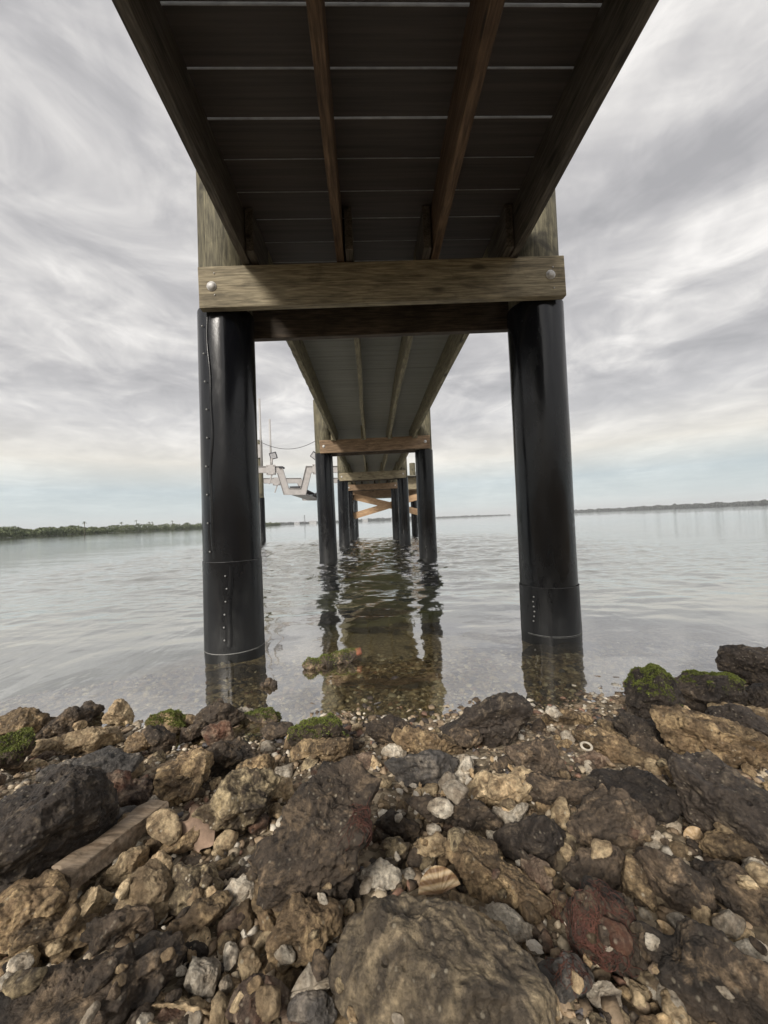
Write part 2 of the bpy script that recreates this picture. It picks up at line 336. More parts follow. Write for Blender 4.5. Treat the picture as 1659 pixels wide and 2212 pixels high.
def wave_z(X, Y):
    # real ripples: calm by the bank, livelier between the bents, long low swells on the left
    x, y = X.ravel(), Y.ravel(); e = np.clip((7-np.abs(x+.4))/2, 0, 1)*np.clip((19-y)/6, 0, 1)
    a = np.clip((y-1.9)/2.6, .05, 1)*(1+.5*np.clip((y-4)/3, 0, 1))*e; o = x*0
    wx_ = x+.25*vn(np.stack([x*.7, y*.7, o], 1), 50)
    mid = fbm(np.stack([wx_*1.9, y*3.4, o], 1), 51, 3); fine = fbm(np.stack([wx_*5.2, y*8.6, o+5], 1), 55, 2)
    c, s_ = math.cos(R_(16)), math.sin(R_(16)); sw = vn(np.stack([(x*c+y*s_)*1.9+.3*mid, (-x*s_+y*c)*.45, o+9], 1), 60)
    lf = np.clip((-.9-x)/1.2, .15, 1)*np.clip((y-1.2)/.8, 0, 1)*e
    return (a*(.019*mid+.0115*fine)*(.55+.45*np.clip(1.3-np.abs(x)/3, 0, 1))+lf*.028*sw).reshape(X.shape)
WZ = wave_z(X, Y)
Q = np.stack([idx[:-1, :-1], idx[:-1, 1:], idx[1:, 1:], idx[1:, :-1]], -1).reshape(-1, 4)
wt = from_np('water', np.stack([X.ravel(), Y.ravel(), WZ.ravel()], 1), Q, water_mat()); tag(wt, kind='structure')

# ------------------------------------------------------------------ dock
dock = empty('dock', (.115, 2.32, 0)); tag(dock, 'long wooden boat dock on black wrapped pilings running out over the water', 'dock')
DX, DY = dock.location.x, dock.location.y
def dpart(name, bm, mat, smooth=False, parent=None):
    """part of the dock, geometry given in world space"""
    p = parent or dock
    if parent is None: off = Vector((DX, DY, 0))
    else: off = Vector((DX, DY, 0)) + Vector(p.location)
    bmesh.ops.translate(bm, verts=bm.verts, vec=-off)
    return from_bm(name, bm, mat, p, smooth)
def jacket(cx, cy, r, z0, z1, seed, lean=(0, 0), dent=.003, seg=72, rings=40, flare=0):
    th = np.linspace(0, 2*np.pi, seg, endpoint=False); zz = np.linspace(z0, z1, rings)
    T, Zg = np.meshgrid(th, zz); P = np.stack([np.cos(T)*1.6, np.sin(T)*1.6, Zg*1.1], -1).reshape(-1, 3)
    rr = r + dent*fbm(P, seed, 3).reshape(T.shape)
    Xg = cx+lean[0]*Zg+rr*np.cos(T); Yg = cy+lean[1]*Zg+rr*np.sin(T)
    V = np.stack([Xg.ravel(), Yg.ravel(), Zg.ravel()], 1); i = np.arange(seg*rings).reshape(rings, seg); j = np.roll(i, -1, 1)
    Q = np.stack([i[:-1], j[:-1], j[1:], i[1:]], -1).reshape(-1, 4)
    return V, Q
def pile(cx, cy, r, top, wraptop, sleeve, seed, seam=None, seam2=None, lean=(0, 0), detail=True, rings=40, root=None, name='piling'):
    """wooden pile with a black jacket; origin at its foot"""
    base = Vector((cx, cy, 0)); par = root or dock
    bm = bmesh.new(); n = 40
    tube(bm, [(lean[0]*z, lean[1]*z, z) for z in (-1.6, 0, 1, 2, top-.01)]+[(lean[0]*top, lean[1]*top, top)], [r-.012]*5+[r-.022], n)
    p = from_bm(name, bm, W_POST, None, True)
    if root is None: p.parent = dock; p.location = (cx-DX, cy-DY, 0)
    else: p.parent = root
    V, Q = jacket(0, 0, r, sleeve if sleeve else -1.5, wraptop, seed, lean, rings=rings)
    from_np('jacket', V, Q, WRAP, p)
    if sleeve:
        V, Q = jacket(0, 0, r+.006, -1.5, sleeve, seed+3, lean, rings=rings, dent=.004); j2 = from_np('lower_jacket', V, Q, WRAP, p)
        bm = bmesh.new(); tube_ring(bm, (lean[0]*sleeve, lean[1]*sleeve, sleeve), r+.0062, .0010); from_bm('jacket_rim', bm, RIMM, p, True)
    if detail:
        bm = bmesh.new(); tube_ring(bm, (0, 0, .002), r+.0075, .0014); from_bm('salt_line', bm, SALTM, p, True)
        for sm, z0, z1, k in ((seam, sleeve or .1, wraptop, 9), (seam2, .02, sleeve or 0, 6)):
            if sm is None: continue
            rr = r+(.006 if k == 6 else 0)
            a0 = R_(sm); bm = bmesh.new(); pr = None; nn = 60
            for q in range(nn+1):
                z = z0+.02+(z1-z0-.04)*q/nn; wob = math.sin(z*7+seed)*.05+math.sin(z*17)*.025
                pts = []
                for da, dr in ((-.07+wob, .0005), (-.01+wob, .0028), (.07+wob, .0036), (.085+wob, -.001)):
                    pts.append(bm.verts.new(((rr+dr)*math.cos(a0+da)+lean[0]*z, (rr+dr)*math.sin(a0+da)+lean[1]*z, z)))
                if pr:
                    for c in range(3): bm.faces.new((pr[c], pr[c+1], pts[c+1], pts[c]))
                pr = pts
            from_bm('seam_strip', bm, WRAP, p, True)
            for q in range(k):
                z = z0+.06+(z1-z0-.1)*q/(k-.5); a = a0-.12+random.uniform(-.03, .03)+math.sin(z*7+seed)*.05
                bm = bmesh.new(); bmesh.ops.create_uvsphere(bm, u_segments=10, v_segments=6, radius=.005)
                nl = from_bm('nail', bm, NAILM, p, True); nl.location = ((rr+.007)*math.cos(a)+lean[0]*z, (rr+.007)*math.sin(a)+lean[1]*z, z)
    return p
def tube_ring(bm, c, r, t, n=72, m=8):
    rings = []
    for i in range(n):
        a = 2*math.pi*i/n; rings.append([bm.verts.new((c[0]+(r+t*math.cos(b))*math.cos(a), c[1]+(r+t*math.cos(b))*math.sin(a), c[2]+t*math.sin(b))) for b in [2*math.pi*k/m for k in range(m)]])
    for i in range(n):
        a, b = rings[i], rings[(i+1) % n]
        for k in range(m): bm.faces.new((a[k], b[k], b[(k+1) % m], a[(k+1) % m]))
def wood_bar(name, a, b, wdt, hgt, mat, parent=None, bev=.004, warp=0.0, seed=0, up=(0, 0, 1)):
    """sawn timber with soft arrises, own origin at its middle so that its grain differs"""
    a, b = Vector(a), Vector(b); mid = (a+b)/2
    bm = bmesh.new(); bar(bm, a-mid, b-mid, wdt, hgt, up, bev)
    if warp:
        L = (b-a).length; d = (b-a).normalized()
        bmesh.ops.subdivide_edges(bm, edges=[e for e in bm.edges if e.calc_length() > L*.5], cuts=24)
        for v in bm.verts:
            t = v.co.dot(d); v.co.x += warp*math.sin(t*2.1+seed); v.co.z += warp*.5*math.sin(t*3.3+seed*2)
    o = from_bm(name, bm, mat, parent or dock); o.location = mid - Vector((DX, DY, 0)) if parent is None else mid
    return o
BENTS = [2.32, 7.05, 11.47, 15.15]
ZC0, ZC1 = 1.915, 2.145                      # cap beam bottom and top
CAPM = [W_CAP, W_CAP2, W_CAP, W_CAP2]
STRX = [-.633, -.107, .41, .862]
for b, y in enumerate(BENTS):
    det = b == 0
    lx, rx = (-.832, 1.063) if b == 0 else (-.80, 1.02) if b == 1 else (-.82, .985)
    pile(lx, y, .16, 2.95, 1.955, .505 if det else None, 11+b*5, 250 if det else None, 281 if det else None, (.006, 0) if b == 0 else (.010*(-1)**b, 0), det, 40 if det else 12)
    pile(rx, y, .163, 2.95, 1.955, .275 if det else None, 13+b*5, None, 220 if det else None, (-.001, 0) if b == 0 else (0, 0), det, 40 if det else 12)
    tilt = .014
    for sgn, ln in ((-1, 0), (1, 0)):
        yy = y+sgn*(.163+.0225); x0, x1 = lx-.062+.0, rx+.09
        if sgn > 0: x0, x1 = lx-.12, rx+.12
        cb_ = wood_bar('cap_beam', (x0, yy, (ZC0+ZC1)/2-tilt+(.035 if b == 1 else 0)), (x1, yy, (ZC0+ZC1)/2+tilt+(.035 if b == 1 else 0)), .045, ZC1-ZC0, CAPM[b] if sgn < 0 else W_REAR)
        if sgn < 0:
            for bx in (lx+.01, rx+.005):
                bm = bmesh.new(); bmesh.ops.create_uvsphere(bm, u_segments=16, v_segments=10, radius=.021); bmesh.ops.scale(bm, verts=bm.verts, vec=(1, .62, 1))
                tube(bm, [(0, .006, 0), (0, 0, 0)], .027, 16)
                bo = from_bm('bolt', bm, STEEL, cb_, True); bo.location = (bx-(x0+x1)/2, -.026, .004+(.014 if bx > 0 else -.014))
                if det:
                    for dz in (.062, -.058):
                        bm = bmesh.new(); bmesh.ops.create_uvsphere(bm, u_segments=8, v_segments=6, radius=.0045)
                        bo = from_bm('nail', bm, STEEL, cb_, True); bo.location = (bx-(x0+x1)/2+.016, -.0235, dz)
# joists: each bay has four, lapping beside the ones of the bay before
ZB = ZC1+.003; ZT = 2.395
ends = [-1.7]+BENTS
for b in range(len(BENTS)):
    y0, y1 = ends[b]-((.28 if b > 1 else -.03) if b else 0), ends[b+1]+.28
    for k, x in enumerate(STRX):
        sh = (.047 if k < 2 else -.047)*(b % 2)
        z = (ZB+ZT)/2
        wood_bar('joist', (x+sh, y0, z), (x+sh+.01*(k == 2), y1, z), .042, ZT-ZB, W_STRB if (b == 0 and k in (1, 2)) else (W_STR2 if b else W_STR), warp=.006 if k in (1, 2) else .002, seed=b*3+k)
for k, x in enumerate(STRX):
    wood_bar('shaded_joist_end', (x+(.047 if k < 2 else -.047), 2.03, (ZB+ZT)/2), (x+(.047 if k < 2 else -.047), 2.345, (ZB+ZT)/2), .042, ZT-ZB-.012, W_STR)  # front ends of second-bay joists, shade painted in as darker timber
# decking, one part per bay with its boards inside
def decking(x0, x1, y0, y1, z, pitch, gap, name='decking'):
    bm = bmesh.new(); y = y0
    while y < y1-.02:
        e = min(y+pitch-gap*(1 if y < 1.5 else .55), y1); box(bm, x0+random.uniform(-.003, .003), x1+random.uniform(-.003, .003), y+random.uniform(-.001, .001)*(pitch > .16), e+random.uniform(-.0012, .0012)*(pitch > .16), z+random.uniform(0, .0012), z+.026, .002); y += pitch
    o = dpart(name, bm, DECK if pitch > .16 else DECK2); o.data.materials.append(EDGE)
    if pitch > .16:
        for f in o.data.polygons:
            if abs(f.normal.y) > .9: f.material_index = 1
    return o
OX0, OX1 = -.72, .95
lastb = -1.7
PIT = .1785
ys = [-1.7, BENTS[0]+.30]
y = -1.7; bays = [(-1.712, 2.5), (2.5, 7.05), (7.05, 11.47), (11.47, 15.0)]
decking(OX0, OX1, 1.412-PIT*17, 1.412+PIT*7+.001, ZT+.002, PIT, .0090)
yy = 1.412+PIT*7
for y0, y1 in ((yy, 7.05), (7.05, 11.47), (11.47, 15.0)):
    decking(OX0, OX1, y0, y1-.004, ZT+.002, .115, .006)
# head platform, wider than the walkway
PX0, PX1, PY0, PY1 = -.95, 2.42, 15.0, 20.6
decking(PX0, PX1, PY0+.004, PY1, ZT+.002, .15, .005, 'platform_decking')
for y in (PY0+.02, PY1-.03):
    wood_bar('rim_joist', (1.02 if y < 16 else PX0, y+.36, 2.26), (PX1, y+.36, 2.26), .045, .23, W_CAP)
    wood_bar('rim_joist', (1.02 if y < 16 else PX0, y+.36, 2.015), (PX1, y+.36, 2.015), .045, .23, W_CAP)
for x in np.linspace(PX0+.1, PX1-.1, 7): wood_bar('joist', (x, PY0+.5, 2.27), (x, PY1, 2.27), .042, .24, W_STR)
for y in (17.2, 18.8):
    wood_bar('cap_beam', (PX0-.1, y-.2, 1.98), (PX1+.1, y-.2, 1.98), .045, .23, W_CAP2); wood_bar('cap_beam', (PX0-.1, y+.2, 1.98), (PX1+.1, y+.2, 1.98), .045, .23, W_CAP2)
for i, (x, y, tp) in enumerate(((2.27, 15.5, 3.5), (2.12, 18.8, 3.45), (2.36, 17.2, 3.95), (-.86, 17.2, 2.9), (-.84, 18.8, 2.9), (-.83, 20.2, 2.9), (2.3, 20.2, 3.2))):
    pile(x, y, .155, tp, 1.86, None, 70+i, detail=False, rings=8)
# crossed braces bolted behind the fourth bent
BY = 15.40
def P3(px, py, y): return Vector(at(px/1.15732, py/1.15732, y))
a = P3(720+685*.2411, 1120+505*.2411, BY); b = P3(720+1460*.2411, 1120+690*.2411, BY); wood_bar('cross_brace', a, b, .05, .25, W_BRC, up=(0, 0, 1))
a = P3(720+685*.2411, 1120+705*.2411, BY-.06); b = P3(720+1460*.2411, 1120+470*.2411, BY-.06); wood_bar('cross_brace', a, b, .05, .25, W_BRC, up=(0, 0, 1))

# ------------------------------------------------------------------ boat lift
LY0, LY1 = 15.0, 19.1
def C2(px, py, y): return Vector(at((620+px*.3014)/1.15732, (950+py*.3014)/1.15732, y))
lift = empty('boat_lift', (-3.1, 17, 0)); tag(lift, 'pale metal boat lift with two stepped cradle beams hung above the water', 'boat lift')
def lpart(name, bm, mat, parent=None, smooth=False):
    off = Vector(lift.location); bmesh.ops.translate(bm, verts=bm.verts, vec=-off); o = from_bm(name, bm, mat, parent or lift, smooth); return o
prof = [C2(p[0], p[1], LY0) for p in ((-330, 745), (262, 743), (318, 925), (458, 925), (503, 742), (900, 740))]
prof = [(v.x, v.z) for v in prof]
def cradle(y, po=.33):
    bm = bmesh.new(); n = len(prof); t = .13
    off = []
    for i, (x, z) in enumerate(prof):
        ds = []
        if i: ds.append(Vector((x-prof[i-1][0], z-prof[i-1][1])).normalized())
        if i < n-1: ds.append(Vector((prof[i+1][0]-x, prof[i+1][1]-z)).normalized())
        nn = sum((Vector((-d.y, d.x)) for d in ds), Vector((0, 0))).normalized(); k = 1/max(.5, nn.dot(Vector((-ds[0].y, ds[0].x)))); off.append(nn*k)
    def ribbon(o0, o1, y0, y1):
        rows = []
        for (x, z), f in zip(prof, off):
            rows.append([bm.verts.new((x+f.x*o, yy, z+f.y*o)) for o, yy in ((o0, y0), (o1, y0), (o1, y1), (o0, y1))])
        for a, b in zip(rows, rows[1:]):
            for k in range(4): bm.faces.new((a[k], a[(k+1) % 4], b[(k+1) % 4], b[k]))
        bm.faces.new(rows[0]); bm.faces.new(rows[-1][::-1])
    ribbon(-t+.012, t-.012, y-.004, y+.004)          # web
    ribbon(t-.012, t, y-.055, y+.055); ribbon(-t, -t+.012, y-.055, y+.055)   # flanges
    c = lpart('cradle_beam', bm, ALU)
    # joint lines where the sloped legs are welded to the arms
    for i in (1, 4):
        (x, z) = prof[i]; bm = bmesh.new(); sx = -1 if i == 1 else 1
        box(bm, x+sx*po-.17, x+sx*po+.17, y-.075, y-.056, z-.19, z+.19, .004); box(bm, x+sx*po-.17, x+sx*po+.17, y+.056, y+.075, z-.19, z+.19, .004); pl = lpart('clamp_plate', bm, ALU, c)
        for ax in (-.13, .13):
            for az in (-.14, .14):
                bm = bmesh.new(); bmesh.ops.create_uvsphere(bm, u_segments=8, v_segments=6, radius=.018); bmesh.ops.translate(bm, verts=bm.verts, vec=(x+sx*po+ax, y-.078, z+az)); lpart('bolt', bm, DARKRUB, c)
        bm = bmesh.new(); bar(bm, (x+sx*(po-.03), y, z-.18), (x+sx*(po+.10), y, z-.55), .05, .05); lpart('strut', bm, ALU)
    return c
cradle(LY0); cradle(LY1, 1.12)
(bx0, bz0), (bx1, bz1) = prof[2], prof[3]
bm = bmesh.new(); box(bm, bx0+.12, bx1-.02, LY0+.06, LY1-.06, bz0-.12, bz0-.04, .01); lpart('keel_plate', bm, ALU)
bm = bmesh.new(); box(bm, bx0+.14, bx1-.1, LY0-.06, LY1+.06, bz0+.135, bz0+.19, .008); lpart('bunk', bm, DARKRUB)
x, z = prof[4]
bm = bmesh.new(); bar(bm, (bx1+.02, LY1-1.2, bz1+.10), (bx1+.02, LY1+.1, bz1+.10), .2, .06, (-.5, 0, 1), .01); lpart('bunk', bm, DARKRUB)
x, z = prof[1]
bm = bmesh.new(); box(bm, x-.02, x+.14, LY0-.08, LY0+.3, z+.06, z+.12, .01); lpart('bunk', bm, DARKRUB)
# guide posts with tilted pads
for i in (1, 4):
    sx = -1 if i == 1 else 1; x, z = prof[i][0]+sx*.30, prof[i][1]
    bm = bmesh.new(); tube(bm, [(x, LY0, z+.13), (x+.02, LY0, z+.45)], .04, 10); lpart('post_bracket', bm, ALU, None, True)
    bm = bmesh.new(); bar(bm, (x-.12, LY0-.02, z+.40), (x+.14, LY0-.02, z+.36), .30, .04, (-sx*.1, -.35, 1), .01)
    pd = C2(210, 628, LY0) if i == 1 else C2(552, 628, LY0)
    bm2 = bmesh.new(); box(bm2, -.14, .14, -.03, .03, -.13, .13, .02); bm.free(); bm = bm2
    bmesh.ops.rotate(bm, verts=bm.verts, cent=(0, 0, 0), matrix=Matrix.Rotation(R_(-12 if i == 1 else 40), 3, 'Y') @ Matrix.Rotation(R_(20), 3, 'X')); bmesh.ops.translate(bm, verts=bm.verts, vec=pd); pad = lpart('guide_pad', bm, DARKRUB)
    bm = bmesh.new(); box(bm, -.105, .105, -.034, -.028, -.095, .095, .002); bmesh.ops.rotate(bm, verts=bm.verts, cent=(0, 0, 0), matrix=Matrix.Rotation(R_(-12 if i == 1 else 40), 3, 'Y') @ Matrix.Rotation(R_(20), 3, 'X')); bmesh.ops.translate(bm, verts=bm.verts, vec=pd); lpart('pad_face', bm, GREYPANEL, pad)
pA = C2(187, 640, LY0); pB = C2(184, 322, LY0); bm = bmesh.new(); tube(bm, [(pA.x, LY0+.05, prof[1][1]+.13), (pA.x, LY0+.05, pB.z)], .035, 12); lpart('guide_post', bm, PVC, None, True)
pA = C2(92, 640, LY0); pB = C2(88, 135, LY0); bm = bmesh.new(); tube(bm, [(pA.x, LY0+.3, prof[0][1]), (pA.x, LY0+.3, pB.z)], .038, 12); lpart('guide_post', bm, PVC, None, True)
# lift pilings
for i, (x, y, tp) in enumerate(((C2(100, 700, LY1).x, LY1, C2(95, 500, LY1).z), (C2(-40, 700, LY0).x, LY0, 4.2))):
    bm = bmesh.new(); tube(bm, [(0, 0, -1.5), (0, 0, tp)], .15, 20)
    rt = bpy.data.objects.new('lift_post', None); COL.objects.link(rt); rt.parent = lift; rt.location = Vector((x, y, 0))-lift.location
    bm.free(); bm = bmesh.new(); tube(bm, [(-.02, 0, -1.5), (0, 0, tp-.01), (0, 0, tp)], [.15, .14, .13], 20); q = from_bm('timber', bm, W_POST, rt, True)
    V, Q_ = jacket(0, 0, .158, -1.5, 2.05 if i == 0 else 2.0, 90+i, rings=8); from_np('jacket', V, Q_, WRAP, rt)
    bm = bmesh.new(); box(bm, -.12, .16, -.22, -.16, tp-.9, tp-.25, .01); from_bm('winch_plate', bm, ALU, rt)
a = C2(70, 495, LY0); b = C2(560, 505, LY0)
bm = bmesh.new(); tube(bm, [(a.x-.9, LY0, a.z+.35)]+[(a.x+(b.x-a.x)*t, LY0, a.z+(b.z-a.z)*t-.55*4*t*(1-t)*.62) for t in np.linspace(0, 1, 14)]+[(b.x+.8, LY0, b.z+.7)], .011, 6)
c_ = from_bm('cable', bm, CABLE, None, True); tag(c_, 'thin dark cable sagging between the boat lift and the dock', 'cable')

# ------------------------------------------------------------------ rocks
_ico = {}
def ico(sub):
    if sub not in _ico:
        bm = bmesh.new(); bmesh.ops.create_icosphere(bm, subdivisions=sub, radius=1)
        V = np.array([v.co[:] for v in bm.verts]); Fc = np.array([[v.index for v in f.verts] for f in bm.faces]); bm.free(); _ico[sub] = (V, Fc)
    return _ico[sub]
def rock_verts(semi, seed, sub, rough=1.0, facet=34, planes=12):
    D, Fc = ico(sub); rng = np.random.default_rng(seed)
    n = rng.normal(size=(planes, 3)); n /= np.linalg.norm(n, axis=1)[:, None]; h = rng.uniform(.56, 1.0, planes)
    warp = np.stack([fbm(D*1.3, seed+k, 2) for k in range(3)], 1)*.16; Dw = D+warp; Dw /= np.linalg.norm(Dw, axis=1)[:, None]
    q = np.clip(Dw @ n.T, 0, None)/h
    r = ((q**facet).sum(1)+.9**facet)**(-1/facet)
    semi = np.array(semi); s = float(np.mean(semi)); p = D*r[:, None]*semi*1.08
    nr = D/semi; nr /= np.linalg.norm(nr, axis=1)[:, None]
    k = p/s
    d = s*.085*fbm(k*1.5, seed+5, 3)*rough
    rg = 1-np.abs(vn(k*3.1+9, seed+21))*2; d += s*.040*rg*rough
    rg2 = 1-np.abs(vn(k*6.7+2, seed+22))*2; d += s*.028*rg2*rough
    m = p/.022; a = min(1, s/.05)
    pit = np.abs(vn(m, seed+31)); d += a*.0024*rough*(pit*2-.7)
    d += a*.0048*rough*fbm(p/.028, seed+33, 5, .64)
    d -= a*.010*rough*np.clip(vn(p/.034, seed+41)-.28, 0, 1)*2
    return p+nr*d[:, None], Fc
def hit(px, py, lift_):
    """where the sight line through a photo point meets the bank, lift_ metres above it"""
    d = ray(px, py); t = .3
    for i in range(400):
        p = CP+d*t
        if p[2] <= float(ground_z(p[0], p[1]))+lift_: break
        t += .006
    return p, t
def place(px, py, w, h, tilt, sink=.22, depthk=1.0):
    """world matrix and half sizes of a stone that covers w x h photo pixels around px, py"""
    p, t = hit(px, py, .02); 
    for _ in range(3):
        hw = .5*w*t/F_PX; d = ray(px, py); cosf = 1/np.linalg.norm(d); hh = .5*h*t/F_PX*(cosf if abs(px-CX) < 500 else cosf**.5)
        p, t = hit(px, py, hh*(1-2*sink))
    d = d/np.linalg.norm(d); u = CR-d*np.dot(CR, d); u /= np.linalg.norm(u); v = np.cross(u, d)
    a = R_(tilt); u2 = u*math.cos(a)+v*math.sin(a); v2 = -u*math.sin(a)+v*math.cos(a)
    Mx = Matrix.Identity(4)
    for i, ax in enumerate((u2, v2, -d)):
        for j in range(3): Mx[j][i] = ax[j]
    Mx.translation = Vector(p)
    return Mx, hw, hh
MOSSN = [0]
def add_moss(o, V, Fc, Mx, amount=.55, dens=2600, ln=.007, seed=1):
    """short green tufts on the upward faces"""
    rng = np.random.default_rng(seed); A, B, C = V[Fc[:, 0]], V[Fc[:, 1]], V[Fc[:, 2]]
    nrm = np.cross(B-A, C-A); ar = np.linalg.norm(nrm, axis=1)/2; nrm /= (2*ar[:, None]+1e-12)
    R3 = np.array(Mx.to_3x3()); wn = nrm @ R3.T; cen = (A+B+C)/3
    wz = (cen @ R3.T)[:, 2]; wz = (wz-wz.min())/(wz.max()-wz.min())
    wgt = ar*np.clip(wn[:, 2]-.12, 0, 1)*((fbm(cen*22, seed, 3) + (wz-1+amount)*3.2) > 0)
    if wgt.sum() <= 0: return
    pick = rng.choice(len(Fc), dens, p=wgt/wgt.sum()); u = rng.random((dens, 2)); u[u.sum(1) > 1] = 1-u[u.sum(1) > 1]
    base = A[pick]+(B-A)[pick]*u[:, :1]+(C-A)[pick]*u[:, 1:]
    dirn = nrm[pick]+rng.normal(size=(dens, 3))*.55; dirn /= np.linalg.norm(dirn, axis=1)[:, None]
    L = ln*rng.uniform(.5, 1.4, (dens, 1)); side = np.cross(dirn, rng.normal(size=(dens, 3))); side /= np.linalg.norm(side, axis=1)[:, None]
    wd = side*.0016; base = base-nrm[pick]*.002; tip = base+dirn*L+rng.normal(size=(dens, 3))*.001
    Vv = np.stack([base-wd, base+wd, tip+wd*.4, tip-wd*.4], 1).reshape(-1, 3); Q = np.arange(dens*4).reshape(-1, 4)
    from_np('moss', Vv, Q, MOSS, o, False)
